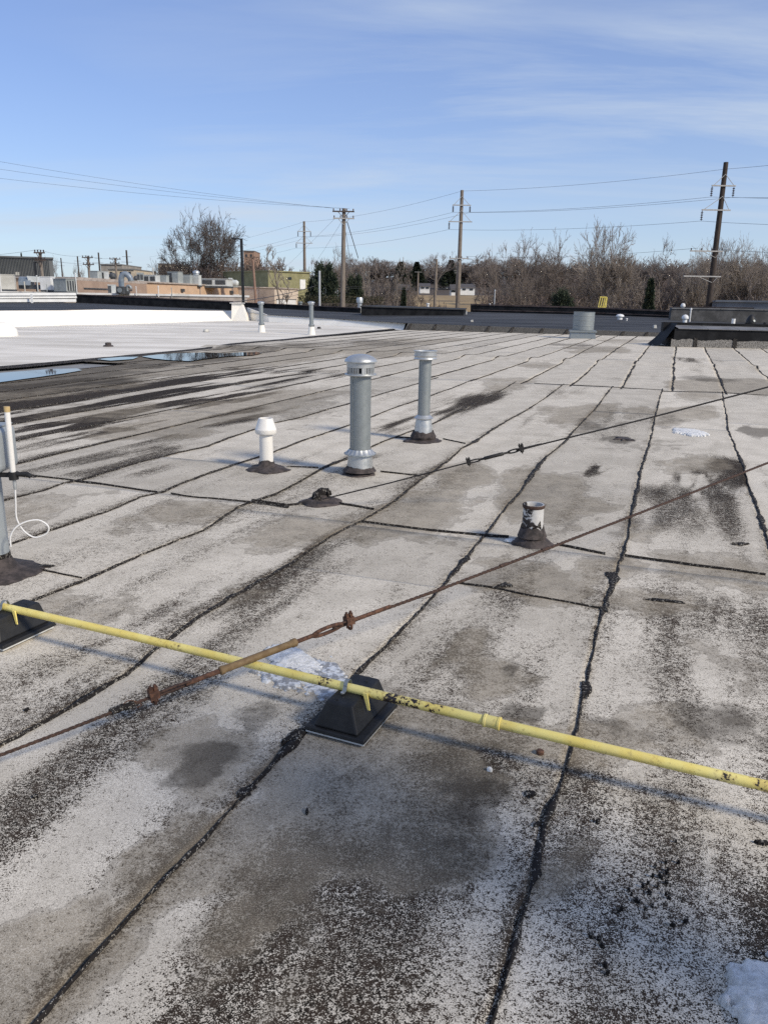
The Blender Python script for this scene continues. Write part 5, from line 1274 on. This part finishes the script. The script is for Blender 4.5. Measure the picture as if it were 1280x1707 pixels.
# ------------------------------------------------------------------ poles, lamps and wires
WP = {}
def pole(key, px, yt, d, mt, label, arms, rp=.16, lean=0.0, name='utility_pole', cat='utility pole', ybase=None, group=None):
    """arms: (photo y, left px, right px, material, kind)"""
    t_ = Q(px, yt, d); zb = gz(t_) - .3; k = d / 1348
    bx = t_[0] - lean
    r = thing(name, label, cat, (bx, t_[1], zb), group=group); H = t_[2] - zb
    MB().tube([(0, 0, 0), (lean * .5, 0, H * .5), (lean, 0, H)], [rp * 1.25, rp * 1.05, rp * .8], 10).build('pole_shaft', M[mt], r, 50)
    pts = {}
    for ai, (y, x0, x1, am, kind) in enumerate(arms):
        z = Q(px, y, d)[2] - zb; xc = lean * z / H; pxc = px - (0 if not lean else lean / k * (1 - z / H))
        a0, a1 = (x0 - px) * k + lean, (x1 - px) * k + lean
        MB().box(((a0 + a1) / 2, -rp * 1.1, z), (a1 - a0, .11 if kind != 'thin' else .08, .12 if kind != 'thin' else .07)).build('crossarm', M[am], r)
        def brace(xa, za, xb, zb_): MB().tube([(xa, -rp * 1.1 - .03, za), (xb, -rp * .9, zb_)], .03, 5).build('brace', M[am], r)
        if kind == 'susp':          # upper braces to the arm tips, suspension strings
            hb = 1.35 * (a1 - a0) / 3
            brace(a0 + .15, z, xc, z + hb); brace(a1 - .15, z, xc, z + hb)
        elif kind == 'dist':
            brace(a0 * .55 + a1 * .0 + xc * .45, z, xc, z - .6); brace(a1 * .55 + xc * .45, z, xc, z - .6)
            for q in np.linspace(0, 1, 4):
                x = a0 + .1 + (a1 - a0 - .2) * q
                MB().lathe([(.03, .06), (.06, .1), (.05, .16), (.07, .18), (.05, .26), (.001, .27)], 8, (x, -rp * 1.1, z)).build('insulator', M['insul'], r)
        pts[ai] = (a0, a1, z)
    WP[key] = (np.array(r.location), pts, lean, H)
    return r
def strings(r, key, ai, sides, length, nd=5):
    loc, pts, lean, H = WP[key]; a0, a1, z = pts[ai]; out = []
    for s in sides:
        x = a0 + .1 if s < 0 else a1 - .1; pr = [(.02, z - .05)]
        for i in range(nd):
            zz = z - .15 - (length - .2) * i / nd; pr += [(.03, zz), (.13, zz - .05), (.11, zz - .09), (.03, zz - .1)]
        pr += [(.02, z - length)]
        MB().lathe(pr[::-1], 8, (x, -.18, 0)).build('insulator_string', M['insul'], r, 40)
        out.append(loc + np.array([x, -.18, z - length]))
    return out
r1 = pole('P1', 1209.5, 270.5, 80, 'wood_dark', 'tall dark transmission pole at right with hanging insulators and two low crossarms',
          [(310.5, 1189, 1227.5, 'arm_grey', 'susp'), (351, 1177.5, 1224, 'arm_grey', 'susp'), (419.5, 1166, 1220, 'arm_grey', 'dist'), (461.5, 1160, 1222, 'arm_grey', 'dist')], .27, lean=.0)
s1a = strings(r1, 'P1', 0, (-1, 1), 1.0); s1b = strings(r1, 'P1', 1, (-1,), 1.0)
r2 = pole('P2', 770, 317, 105, 'wood_pole', 'tall weathered transmission pole in the centre right with two triangular arms',
          [(342.5, 755, 785, 'arm_grey', 'susp'), (370, 749.5, 788, 'arm_grey', 'susp'), (431, 753, 784, 'arm_grey', 'dist')], .26)
s2a = strings(r2, 'P2', 0, (-1, 1), .85); s2b = strings(r2, 'P2', 1, (-1,), .95)
r4 = pole('P4', 507, 369, 155, 'wood_pole', 'slender transmission pole left of the double-arm distribution pole',
          [(386, 496, 518.5, 'arm_grey', 'susp'), (405.5, 493, 521, 'arm_grey', 'susp'), (452, 499, 514, 'arm_grey', 'dist')], .27)
s4a = strings(r4, 'P4', 0, (-1, 1), .95); s4b = strings(r4, 'P4', 1, (-1,), .9)
r3 = pole('P3', 573.5, 347.5, 80, 'wood_pole', 'stout grey distribution pole with two braced crossarms in the middle',
          [(353, 555, 590.5, 'arm_dark', 'dist'), (364.5, 556, 590.5, 'arm_grey', 'dist')], .23, lean=.22)
pole('P5', 67, 420, 75, 'wood_pole', 'dark-armed distribution pole before the charcoal metal shed', [(421.5, 58.5, 76.5, 'arm_dark', 'dist'), (434, 59, 77, 'arm_dark', 'dist')], .17)
pole('P6', 147, 427, 108, 'wood_pole', 'distribution pole with two dark crossarms beside the grey rooftop box', [(429.5, 138, 156, 'arm_dark', 'dist'), (441, 138.5, 157, 'arm_dark', 'dist')], .19)
pole('P7', 192.5, 430, 135, 'wood_pole', 'distribution pole standing behind the cream low building', [(432, 183.5, 202, 'arm_dark', 'dist'), (439, 184, 200, 'arm_dark', 'dist')], .2)
for i, (px, yt, d, lb) in enumerate(((211, 417, 195, 'slim far transmission pole right of the distribution pole behind the cream building'), (164.5, 421, 225, 'slim far transmission pole above the brown-grey block'), (129.5, 427, 260, 'slim far transmission pole left of the two-armed pole by the grey rooftop box'), (102, 430, 300, 'slimmest far transmission pole just right of the charcoal shed'))):
    w = 9 * 195 / d
    pole('F%d' % i, px, yt, d, 'wood_dark', lb, [(yt + 11 * 195 / d, px - w * .8, px + w * .8, 'arm_dark', 'thin'), (yt + 20 * 195 / d, px - w, px + w, 'arm_dark', 'thin')], .24)
pole('P8', 421.5, 429.5, 108, 'wood_red', 'leaning reddish wooden pole right of the black street lamp', [(429.8, 410, 433, 'arm_dark', 'thin')], .17, lean=-.55)
pole('P9', 727.5, 432, 112, 'wood_pole', 'bare grey wooden pole without arms left of the lattice-armed pole', [], .2, lean=.12)
pole('P10', 826, 455, 95, 'wood_pole', 'short thin pale pole at right end of the golden field', [], .10, lean=.25)
pole('P11', 697, 453, 215, 'wood_pole', 'tiny far pole with single crossarm above the white far house', [(453.5, 691, 703, 'arm_grey', 'thin')], .22)
pole('P12', 761.5, 450.5, 225, 'wood_pole', 'tiny far pole with transformer arm by the gabled far house', [(451.5, 756, 767, 'arm_grey', 'thin'), (455, 757, 766, 'arm_grey', 'thin')], .22)
def lamp(px, yt, d, xh, label):
    t_ = Q(px, yt, d); zb = gz(t_); r = thing('street_lamp', label, 'street lamp', (t_[0], t_[1], zb)); H = t_[2] - zb; k = d / 1348
    MB().box((0, 0, H / 2), (.2, .2, H)).build('post', M['black_paint'], r)
    MB().box(((xh - px) * k * .35, 0, H - .05), (abs(xh - px) * k * .8, .09, .09)).build('arm', M['black_paint'], r)
    MB().box(((xh - px) * k * .8, 0, H - .02), (abs(xh - px) * k * .55, .34, .13)).build('lamp_head', M['black_paint'], r, bevel=.03)
lamp(402.5, 397.5, 66, 388, 'black street lamp with arm to the left beside the large bare tree')
lamp(58.5, 436.5, 84, 63, 'dark lamp post before the charcoal metal shed')

NW = [0]
def wire(a, b, sag, label, rad=.011, group='overhead power wires'):
    a, b = np.array(a, float), np.array(b, float); n = 26; mid = (a + b) / 2
    r = [(a + (b - a) * t_ + np.array([0, 0, -4 * sag * t_ * (1 - t_)]) - mid) for t_ in np.linspace(0, 1, n)]
    o = MB().tube(r, rad, 4, cap=False).build('power_line', M['wire'], None, loc=tuple(mid)); tag(o, label, 'power line', group)
def ptop(key, dz=.2): loc, pts, lean, H = WP[key]; return loc + np.array([lean, 0, H - dz])
def parm(key, ai, q, dz=.27):
    loc, pts, lean, H = WP[key]; a0, a1, z = pts[ai]; return loc + np.array([a0 + .1 + (a1 - a0 - .2) * q, -.25, z + dz])
tr = 'wires of the transmission line'
R1 = [Q(1420, 258, 62), Q(1420, 326.5, 62), Q(1420, 328, 61), Q(1420, 377, 62)]
for nm, pts in (('top shield wire', [R1[0], ptop('P1', .6), ptop('P2', .1), ptop('P4', .1), Q(250, 428, 230)]),
                ('upper left conductor', [R1[1], s1a[0], s2a[0], s4a[0], Q(248, 444, 230)]),
                ('upper right conductor', [R1[2], s1a[1], s2a[1], s4a[1], Q(258, 448, 230)]),
                ('lower conductor', [R1[3], s1b[0], s2b[0], s4b[0], Q(244, 456, 230)])):
    for i, (a, b) in enumerate(zip(pts[:-1], pts[1:])):
        wire(a, b, (.10, .35, .65, .8)[i], nm + ' of the transmission line, ' + ('right of the dark pole', 'between dark pole and the lattice-armed pole', 'between lattice-armed pole and slender pole', 'left of the slender pole')[i], .013, tr)
for i, (y0, q) in enumerate(((246, 0.02), (262, .45), (281, .8))):
    wire(Q(-130, y0, 64), parm('P3', 0, q), .35, ('uppermost', 'middle', 'lowest')[i] + ' of three sagging wires from left edge to the two-armed middle pole', .0085, 'three wires running left from the middle pole')
for i, (q, x2, y2) in enumerate(((0.05, 440, 478), (.5, 500, 476))):
    wire(parm('P3', 1, q, 0), Q(x2, y2, 175), .2, ('left', 'right')[i] + ' slanting wire descending left from lower arm of the middle pole', .012, 'slanting guy wires of the middle pole')
for i, (x2, y2) in enumerate(((585, 443), (597, 430))):
    e_ = Q(x2, y2, 92); loc = ptop('P3', 1.2)
    wire(loc + [.3 * i, 0, 0], e_, .0, ('left', 'right')[i] + ' steep dark down-guy behind the middle pole', .02 + .02 * i, 'steep down guys of the middle pole')
for i, (ya, yb_) in enumerate(((474.5, 477), (477.5, 479))):
    wire(Q(520, ya, 88), Q(900, yb_ + 2, 92), .25, ('upper', 'lower')[i] + ' low service wire crossing in front of the dark woods', .013, 'low service wires before the woods')
wire(parm('P1', 2, .2), parm('P2', 2, .9), .4, 'low distribution wire between the dark pole and lattice-armed pole', .013)
wire(parm('P1', 2, .7), Q(1420, 421, 62), .2, 'low distribution wire right of the dark pole', .013)
for i in range(2):
    wire(Q(-130, 433 + 9 * i, 70), parm('P5', i, .5), .15, ('upper', 'lower')[i] + ' distribution wire left of the pole before the charcoal shed', .011)
    wire(parm('P5', i, .5), parm('P6', i, .5), .3, ('upper', 'lower')[i] + ' distribution wire right of the pole before the charcoal shed', .011)
    wire(parm('P6', i, .5), parm('P7', i, .5), .3, ('upper', 'lower')[i] + ' distribution wire between the two far two-armed poles', .013)
wire(Q(384, 504, 63), Q(540, 472, 90), .25, 'dark service cable rising from the left parapet past pale shed', .03)
wire(Q(430, 506, 72), Q(540, 474, 92), .25, 'thin service cable below the darker one by the pale shed', .015)

# ------------------------------------------------------------------ trees
def grow(seed, H, kind):
    rr = random.Random(seed); segs = []
    K = dict(oak=dict(tr=.40, first=.14, ang=(28, 58), lr=.62, n=9, lev=5, up=.085, wob=.085, nseg=8, spread=1.0),
             vase=dict(tr=.22, first=.10, ang=(18, 36), lr=.62, n=9, lev=5, up=.13, wob=.07, nseg=7, spread=.7),
             round=dict(tr=.24, first=.30, ang=(30, 58), lr=.52, n=7, lev=5, up=.08, wob=.15, nseg=6, spread=.8),
             thin=dict(tr=.14, first=.25, ang=(22, 48), lr=.36, n=9, lev=4, up=.12, wob=.10, nseg=7, spread=.5),
             bent=dict(tr=.22, first=.50, ang=(28, 60), lr=.50, n=7, lev=5, up=.05, wob=.26, nseg=7, spread=.8),
             bush=dict(tr=.07, first=.02, ang=(20, 60), lr=.6, n=6, lev=4, up=.08, wob=.16, nseg=5, spread=.9))[kind]
    def branch(p, d, ln, r, lev):
        ns = max(2, K['nseg'] - lev); step = ln / ns; q = p; pts = [(p, r)]
        for i in range(ns):
            w = K['wob'] * (1 + .25 * lev)
            d = (d + Vector((rr.gauss(0, w), rr.gauss(0, w), rr.gauss(0, w) * .7 + K['up'] * (.4 if lev == 0 else 1)))).normalized()
            q2 = q + d * step; r2 = max(r * (1 - .78 * (i + 1) / ns), .009 if lev > 1 else .02)
            segs.append((q, q2, pts[-1][1], r2, lev)); q = q2; pts.append((q, r2))
            if lev < K['lev'] - 1:
                frac = (i + 1) / ns
                if lev == 0 and frac < K['first']: continue
                cnt = K['n'] / ns * (1.9 if lev == 0 else 1.35 if lev == 1 else 1.05); c = int(cnt) + (1 if rr.random() < cnt - int(cnt) else 0)
                for _ in range(c):
                    a = R_(rr.uniform(*K['ang'])); b = rr.uniform(0, 2 * math.pi)
                    t_ = d.orthogonal().normalized(); t_ = Matrix.Rotation(b, 3, d) @ t_
                    nd = (d * math.cos(a) + t_ * math.sin(a)).normalized()
                    l2 = ln * K['lr'] * (1.1 - .55 * frac) * rr.uniform(.7, 1.25) * (1.0 if lev else K['spread'] / .75)
                    s = rr.random(); pp = segs[-1][0].lerp(segs[-1][1], s)
                    branch(pp, nd, l2, max(pts[-1][1] * .62, .011), lev + 1)
    if kind == 'bush':
        for i in range(9):
            a = rr.uniform(0, 2 * math.pi); t_ = rr.uniform(.05, .5)
            branch(Vector((rr.gauss(0, .10 * H), rr.gauss(0, .10 * H), 0)), Vector((math.cos(a) * t_, math.sin(a) * t_, 1)).normalized(), H * rr.uniform(.55, .95), K['tr'], 0)
    else:
        branch(Vector((0, 0, 0)), Vector((rr.gauss(0, .05), 0, 1)).normalized(), H * .78, K['tr'], 0)
    zmax = max(s[1].z for s in segs); f = H / zmax
    return [(a * f, b * f, r0, r1, l) for a, b, r0, r1, l in segs]
def fork(seed, H, limbs, a0, a1, lim, wob, up, maxd, twl):
    rr = random.Random(seed); segs = []
    def grow_(p, d, ln, r, dep):
        ns = 3 if dep else 4; q = p; r0 = r; rend = r * (.80 if dep else .85)
        for i in range(ns):
            d = (d + Vector((rr.gauss(0, wob), rr.gauss(0, wob), rr.gauss(0, wob * .6) + up / ns))).normalized()
            q2 = q + d * ln / ns; r2 = r + (rend - r) * (i + 1) / ns
            segs.append((q, q2, r0, r2, dep)); r0 = r2
            if dep >= 3:
                for _ in range(1 if (dep > 4 or rr.random() < .5) and rr.random() < (1.0 if limbs == 6 and a1 > 50 else 1) else 0):
                    t_ = Matrix.Rotation(rr.uniform(0, 6.28), 3, d) @ d.orthogonal().normalized(); a = R_(rr.uniform(28, 60))
                    nd = d * math.cos(a) + t_ * math.sin(a) + Vector((0, 0, .12)); nd.normalize(); l = twl * rr.uniform(.5, 1.3); pp = q.lerp(q2, rr.random())
                    m1 = pp + nd * l * .5; nd2 = (nd + Vector((rr.gauss(0, .15), rr.gauss(0, .15), .12))).normalized(); m2 = m1 + nd2 * l * .5
                    segs.append((pp, m1, .013, .010, 9)); segs.append((m1, m2, .010, .006, 9))
                    for z in range(2):
                        nd3 = (nd2 + Vector((rr.gauss(0, .5), rr.gauss(0, .5), rr.gauss(.1, .4)))).normalized(); b0 = pp.lerp(m2, rr.uniform(.3, .95)); segs.append((b0, b0 + nd3 * l * rr.uniform(.25, .5), .008, .005, 9))
            q = q2
        if dep >= maxd or ln < .3: return
        n = limbs if dep == 0 else (3 if rr.random() < .30 else 2); ph = rr.uniform(0, 6.28)
        for k in range(n):
            t_ = Matrix.Rotation(ph + 6.283 * k / n + rr.gauss(0, .35), 3, d) @ d.orthogonal().normalized()
            a = R_(rr.uniform(a0, a1) if dep == 0 else rr.uniform(12, 36)); nd = (d * math.cos(a) + t_ * math.sin(a)).normalized()
            grow_(q, nd, ln * (lim if dep else lim * 1.25) * rr.uniform(.75, 1.2), max(rend * (1 / max(n, 2)) ** .46, .012), dep + 1)
    grow_(Vector((0, 0, 0)), Vector((0, 0, 1)), H * .2, H * .025, 0)
    zmax = max(s[1].z for s in segs); f = H / zmax
    return [(a * f, b * f, r0, r1, l) for a, b, r0, r1, l in segs]
FORK = dict(oak=(6, 24, 52, .84, .075, .07, 7, .85), vase=(6, 8, 30, .86, .06, .10, 7, .9), round=(4, 15, 42, .82, .11, .08, 6, .9), bent=(3, 18, 42, .86, .16, .06, 7, .8))
def seg_mesh(segs, sides, fat=1.0):
    A = np.array([s[0][:] for s in segs]); B = np.array([s[1][:] for s in segs]); r0 = np.array([s[2] for s in segs]) * fat; r1 = np.array([s[3] for s in segs]) * fat
    d = B - A; l = np.linalg.norm(d, axis=1, keepdims=True); d = d / np.maximum(l, 1e-6); B = B + d * np.minimum(.03, l * .1)
    ref = np.where(np.abs(d[:, 2:3]) < .9, np.array([[0, 0, 1.]]), np.array([[1., 0, 0]])); a = np.cross(d, ref); a /= np.linalg.norm(a, axis=1, keepdims=True); b = np.cross(d, a)
    vs = []
    for P0, rr_ in ((A, r0), (B, r1)):
        for k in range(sides):
            w = 2 * math.pi * k / sides; vs.append(P0 + rr_[:, None] * (a * math.cos(w) + b * math.sin(w)))
    V = np.stack(vs, 1).reshape(-1, 3); n = len(segs); base = np.arange(n)[:, None] * 2 * sides
    F = np.concatenate([base + np.array([[k, (k + 1) % sides, sides + (k + 1) % sides, sides + k]]) for k in range(sides)])
    return V, F
PROTO = {}
def tree_meshes(key, seed, H, kind, bark, twig, fat=1.0):
    s = fork(seed, H, *FORK[kind]) if kind in FORK else grow(seed, H, kind); cut = 2 if kind in FORK else 1 if kind != 'bush' else 0
    big = [x for x in s if x[4] <= cut]; small = [x for x in s if x[4] > cut]
    v, f = seg_mesh(big, 6); t_ = npmesh('trunk', v, f, M[bark], None, True)
    v, f = seg_mesh(small, 3, fat); c = npmesh('crown', v, f, M[twig], None, False)
    W = np.percentile(np.abs(v[:, 0]), 96) * 2
    t_.hide_render = False
    PROTO[key] = (t_.data, c.data, H, W); bpy.data.objects.remove(t_); bpy.data.objects.remove(c)
    return len(s)
nseg = {}
for a in (('oak', 7, 12, 'oak', 'bark_oak', 'twig_oak', 1.35), ('vase', 11, 12, 'vase', 'bark_pale', 'twig_pale', 1.35), ('vase_b', 12, 12, 'vase', 'bark', 'twig_pale', 1.35), ('round', 21, 12, 'round', 'bark', 'twig', 1.6), ('round_b', 22, 12, 'round', 'bark', 'twig_far', 1.8),
          ('round_c', 23, 12, 'round', 'bark_oak', 'twig_far', 1.8), ('thin', 31, 12, 'thin', 'bark_pale', 'twig_pale', 1.6), ('thin_b', 32, 12, 'thin', 'bark', 'twig', 1.6), ('bent', 41, 12, 'bent', 'bark_oak', 'twig', 1.3), ('bent_b', 42, 12, 'bent', 'bark_oak', 'twig', 1.3),
          ('bush', 51, 6, 'bush', 'bark', 'twig_red', 2.2), ('bush_b', 52, 6, 'bush', 'bark', 'twig', 2.2), ('bush_c', 53, 6, 'bush', 'bark', 'twig_far', 2.4)):
    nseg[a[0]] = tree_meshes(*a)
print('tree segments', nseg)
def put_tree(key, px, ytop, d, label, group=None, wpx=None, cat='tree', name='bare_tree', rz=None, dx=0, sink=.2):
    td, cd, H0, W0 = PROTO[key]; t_ = Q(px, ytop, d); zb = gz(t_) - sink; s = (t_[2] - zb) / H0
    sx = s if wpx is None else (wpx * d / 1348) / W0
    sx = min(max(sx, s * .55), s * 1.9)
    r = thing(name, label, cat, (t_[0], t_[1], zb), rng.rand() * 6.28 if rz is None else rz, group); r.scale = (sx, sx, s)
    for nm, me in (('trunk', td), ('crown', cd)):
        o = bpy.data.objects.new(nm, me); COL.objects.link(o); o.parent = r
    return r
put_tree('oak', 331, 343, 150, 'large dark spreading bare tree rising behind the warehouse rooftop units', wpx=152, rz=.6)
put_tree('round', 267, 414, 152, 'smaller bare tree at left foot of the large spreading tree', wpx=62)
put_tree('thin', 460, 409, 124, 'pale slender bare tree between leaning pole and slender transmission pole', wpx=62)
put_tree('bent', 881, 374, 92, 'crooked dark bare tree, left of the two above the rear parapet', wpx=92, rz=.4)
put_tree('bent_b', 932, 375, 93, 'crooked dark bare tree, right of the two beside the tall pale tree', wpx=78, rz=2.2)
put_tree('vase', 1026, 357, 94, 'tall pale fan-shaped bare tree behind the yellow barred rail', wpx=118, rz=1.0)
put_tree('round_c', 1106, 386, 118, 'dark bare tree between the tall pale tree and the dark pole', wpx=62)
gr = 'pale bare trees behind the dark pole at right'
for i, (px, y, d, w, lb) in enumerate(((1172, 392, 108, 62, 'pale bare tree close left of the dark transmission pole'), (1212, 385, 112, 66, 'pale bare tree directly behind the dark transmission pole'), (1248, 383, 108, 68, 'tall pale bare tree right of the dark transmission pole'), (1284, 394, 110, 66, 'pale bare tree cut by the right picture edge'))):
    put_tree(('vase_b', 'vase', 'vase_b', 'vase')[i], px, y, d, lb, gr, w)
gt = 'slim pale trees left of the golden field'
for i, (px, y, d, w) in enumerate(((590, 446, 104, 26), (604, 436, 100, 34), (622, 428, 108, 36), (640, 434, 102, 34), (655, 428, 100, 38), (668, 440, 98, 30), (612, 440, 94, 28), (634, 428, 118, 40))):
    put_tree(('thin', 'thin_b')[i % 2], px, y, d, 'slim pale tree in the thicket left of the golden field', gt, w)
for px, y, d, w, lb in ((553, 404, 150, 50, 'far bare tree above the big dark evergreen'), (586, 412, 140, 48, 'far bare tree right of the middle distribution pole'), (516, 424, 150, 36, 'far bare tree above left shoulder of the big evergreen'),
                         (730, 416, 290, 52, 'lighter bushy bare tree standing above the far wood, behind the armless pole'), (820, 412, 170, 56, 'bare tree left of the crooked pair, over the golden field'), (848, 400, 150, 56, 'bare tree just left of the crooked pair')):
    put_tree('round_b' if d > 200 else 'round_c', px, y, d, lb, None, w)
# the thicket behind the warehouse
for i in range(22):
    px = 285 + (i * 8.6) + rng.uniform(-4, 4); y = 432 + 14 * rng.rand() - 8 * math.exp(-((px - 420) / 40) ** 2); d = 142 + 22 * rng.rand()
    put_tree(('bush', 'bush_b', 'bush')[i % 3], px, y, d, 'russet bare shrub in the thicket behind the warehouse roof', 'russet shrubs behind the warehouse', 44 + 12 * rng.rand(), 'shrub', 'bare_shrub')
for i, (px, y, d) in enumerate(((118, 437, 150), (85, 424, 140), (70, 424, 142), (138, 442, 170), (240, 446, 160))):
    put_tree('round_c', px, y, d, ('low bare tree between two slim far poles', 'bare treetop over right part of charcoal shed roof', 'bare treetop behind the dark-armed pole on shed roof', 'low bare tree beside the far two-armed pole', 'low bare tree right of the cream building')[i], None, 40)
# the wood: rows of individual trees
gw = 'bare trees of the brown wood behind the field'
for i in range(105):
    px = 545 + 780 * ((i * .6180339) % 1.0) + rng.uniform(-5, 5); d = 262 + 110 * ((i * .381) % 1.0)
    y = 444 - 18 * rng.rand() ** 1.5 - (5 if px > 790 else 0) + 4 * math.sin(px / 37.0)
    put_tree(('round_b', 'round_c', 'round_b', 'bush_c')[i % 4], px, y, d, 'grey-brown bare tree in the wood along the far skyline', gw, 58 + 24 * rng.rand())
gw2 = 'bare shrubs and trees filling the right-hand thicket'
for i in range(62):
    px = 842 + 480 * ((i * .6180339) % 1.0) + rng.uniform(-6, 6); d = 104 + 60 * ((i * .4142) % 1.0)
    y = 440 + 46 * rng.rand() if px > 880 else 452 + 20 * rng.rand()
    put_tree(('bush', 'bush_b', 'bush_c', 'round')[i % 4], px, y, d, 'brown bare shrub in the tall thicket right of the golden field', gw2, 56 + 26 * rng.rand(), 'shrub', 'bare_shrub')
for i in range(12):
    px = 576 + 100 * ((i * .618) % 1) ; put_tree(('bush_b', 'bush_c')[i % 2], px, 452 + 18 * rng.rand(), 96 + 24 * rng.rand(), 'grey-brown bare shrub below the slim pale trees', 'shrubs below the slim pale trees', 40, 'shrub', 'bare_shrub')
put_tree('round', 700, 474, 120, 'low wiry bare shrub before the white far house', None, 46, 'shrub', 'bare_shrub')
put_tree('bush_c', 722, 482, 116, 'small wiry bare shrub at the armless pole', None, 34, 'shrub', 'bare_shrub')
put_tree('bush', 866, 488, 86, 'dense dark bare shrub at right end of the golden field', None, 70, 'shrub', 'bare_shrub')
# evergreens: a trunk and many small needle sprays
def ever_mesh(name, seed, H, R, n, shape, leaf):
    rr = np.random.RandomState(seed)
    z = rr.rand(n) ** (.8 if shape == 'cone' else .9)
    if shape == 'cone': rad = R * (1.02 - z) * (.75 + .5 * fbm(z * 9, z * 0 + seed, 3, 2))
    else: rad = R * np.sqrt(np.clip(1 - ((z - .42) / .6) ** 2, .02, 1))
    th = rr.rand(n) * 2 * math.pi; cl = .35 + 1.25 * fbm(np.cos(th) * 2.2 + seed, z * 5.0 + np.sin(th) * 2.2, 5, 3); q = np.sqrt(rr.uniform(.25, 1, n)) * rad * cl
    c = np.stack([q * np.cos(th), q * np.sin(th), z * H * .97 + .03 * H], 1)
    if shape == 'egg':
        m_ = 130; zz = rr.uniform(.04, .97, m_); r2 = R * np.sqrt(np.clip(1 - ((zz - .40) / .62) ** 2, .03, 1)) * rr.uniform(.35, 1.08, m_); t2 = rr.rand(m_) * 2 * math.pi
        cc_ = np.stack([r2 * np.cos(t2), r2 * np.sin(t2), zz * H * .96], 1); pick = rr.randint(0, m_, n); c = cc_[pick] + rr.randn(n, 3) * np.array([.30, .30, .20]) * (.6 + .8 * rr.rand(m_))[pick][:, None]; th = np.arctan2(c[:, 1], c[:, 0])
        c[:, 2] = np.clip(c[:, 2], .05, H)
    o = np.stack([np.cos(th), np.sin(th), rr.uniform(-.25, .7, n)], 1) + rr.randn(n, 3) * .45; o /= np.linalg.norm(o, axis=1, keepdims=True)
    s = np.cross(o, rr.randn(n, 3)); s /= np.linalg.norm(s, axis=1, keepdims=True); L_ = leaf * rr.uniform(.6, 1.3, (n, 1))
    v = np.stack([c - s * L_ * .22, c + s * L_ * .22, c + o * L_ + s * .05 * L_, c + o * L_ - s * .05 * L_], 1).reshape(-1, 3)
    return v, np.arange(n * 4).reshape(n, 4)
EV = {}
for key, a in (('juniper', (3, 6, 2.2, 14000, 'egg', .26)), ('cedar', (5, 6, 1.5, 5200, 'cone', .30)), ('pine', (8, 10, 2.2, 6500, 'cone', .38))):
    v, f = ever_mesh(key, *a); EV[key] = (npmesh('crown', v, f, M['needle']), a[1], a[2])
    k_ = MB().tube([(0, 0, 0), (0, 0, a[1] * .5), (0, 0, a[1] * .93)], [.16, .1, .03], 7).build('trunk', M['bark_oak'])
    EV[key] += (k_.data,); cdat = EV[key][0].data; bpy.data.objects.remove(EV[key][0]); bpy.data.objects.remove(k_); EV[key] = (cdat,) + EV[key][1:]
def put_ever(key, px, ytop, d, wpx, label, group=None):
    cd, H0, R0, td = EV[key]; t_ = Q(px, ytop, d); zb = gz(t_) - .2; s = (t_[2] - zb) / H0; sx = wpx * d / 1348 / (2 * R0)
    r = thing('evergreen_tree', label, 'evergreen', (t_[0], t_[1], zb), rng.rand() * 6, group); r.scale = (sx, sx, s)
    for nm, me in (('trunk', td), ('crown', cd)): o = bpy.data.objects.new(nm, me); COL.objects.link(o); o.parent = r
put_ever('juniper', 541, 436, 88, 50, 'big dark bushy evergreen left of the middle distribution pole')
put_ever('juniper', 522, 460, 90, 26, 'dark evergreen shoulder left of the big bushy one')
put_ever('juniper', 592, 456, 94, 34, 'dark evergreen right of the middle distribution pole')
put_ever('cedar', 1085, 468, 78, 48, 'small dark cedar behind the rear parapet, left of the dark pole')
put_ever('juniper', 938, 480, 82, 42, 'low dark evergreen shrub below the crooked bare trees')
put_ever('cedar', 673, 482, 96, 28, 'little dark evergreen at left edge of the golden field')
put_ever('pine', 668, 437, 285, 40, 'leftmost dark conifer on the far wood skyline')
put_ever('pine', 695, 437, 290, 38, 'second dark conifer on the far wood skyline')
put_ever('pine', 752, 434, 300, 40, 'dark conifer on the skyline just left of the lattice-armed pole')
put_ever('pine', 36, 424, 130, 12, 'tiny green conifer tip above the charcoal shed')
put_ever('pine', 1262, 439, 200, 30, 'dark conifer deep in the wood at far right')
# hedge
hv, hf = [], []
rr = np.random.RandomState(4); n = 9000; c = np.stack([rr.uniform(0, 9.5, n), rr.uniform(-.6, .6, n), rr.uniform(0, 1, n)], 1)
top = 1.0 + .18 * (fbm(c[:, 0] * 1.3, c[:, 1], 5, 3) - .5)
a = Q(497, 515, 82); b_ = Q(640, 519, 84); ht = Q(560, 494.5, 83)[2] - Q(560, 517, 83)[2]; ln = np.linalg.norm(b_ - a)
c[:, 0] *= ln / 9.5; c[:, 2] *= ht * top + 0; g0 = gz(a)
c[:, 2] = c[:, 2] * 1.0
zoff = a[2] - g0; cc = c.copy(); cc[:, 2] = rr.uniform(0, 1, n) ** .5 * (zoff + ht * top)
o = rr.randn(n, 3); o /= np.linalg.norm(o, axis=1, keepdims=True); s = np.cross(o, rr.randn(n, 3)); s /= np.linalg.norm(s, axis=1, keepdims=True); Lf = .16
v = np.stack([cc - s * Lf * .5, cc + o * Lf * .3, cc + s * Lf * .5, cc - o * Lf * .3], 1).reshape(-1, 3)
r = thing('hedge', 'clipped olive-brown hedge behind the parapet below the big evergreen', 'hedge', (a[0], a[1], g0), math.atan2(b_[1] - a[1], b_[0] - a[0]))
npmesh('foliage', v, np.arange(n * 4).reshape(n, 4), M['hedge'], r)
MB().box((ln / 2, 0, (zoff + ht) * .45), (ln, .7, (zoff + ht) * .9)).build('inner_stems', M['bark_oak'], r)
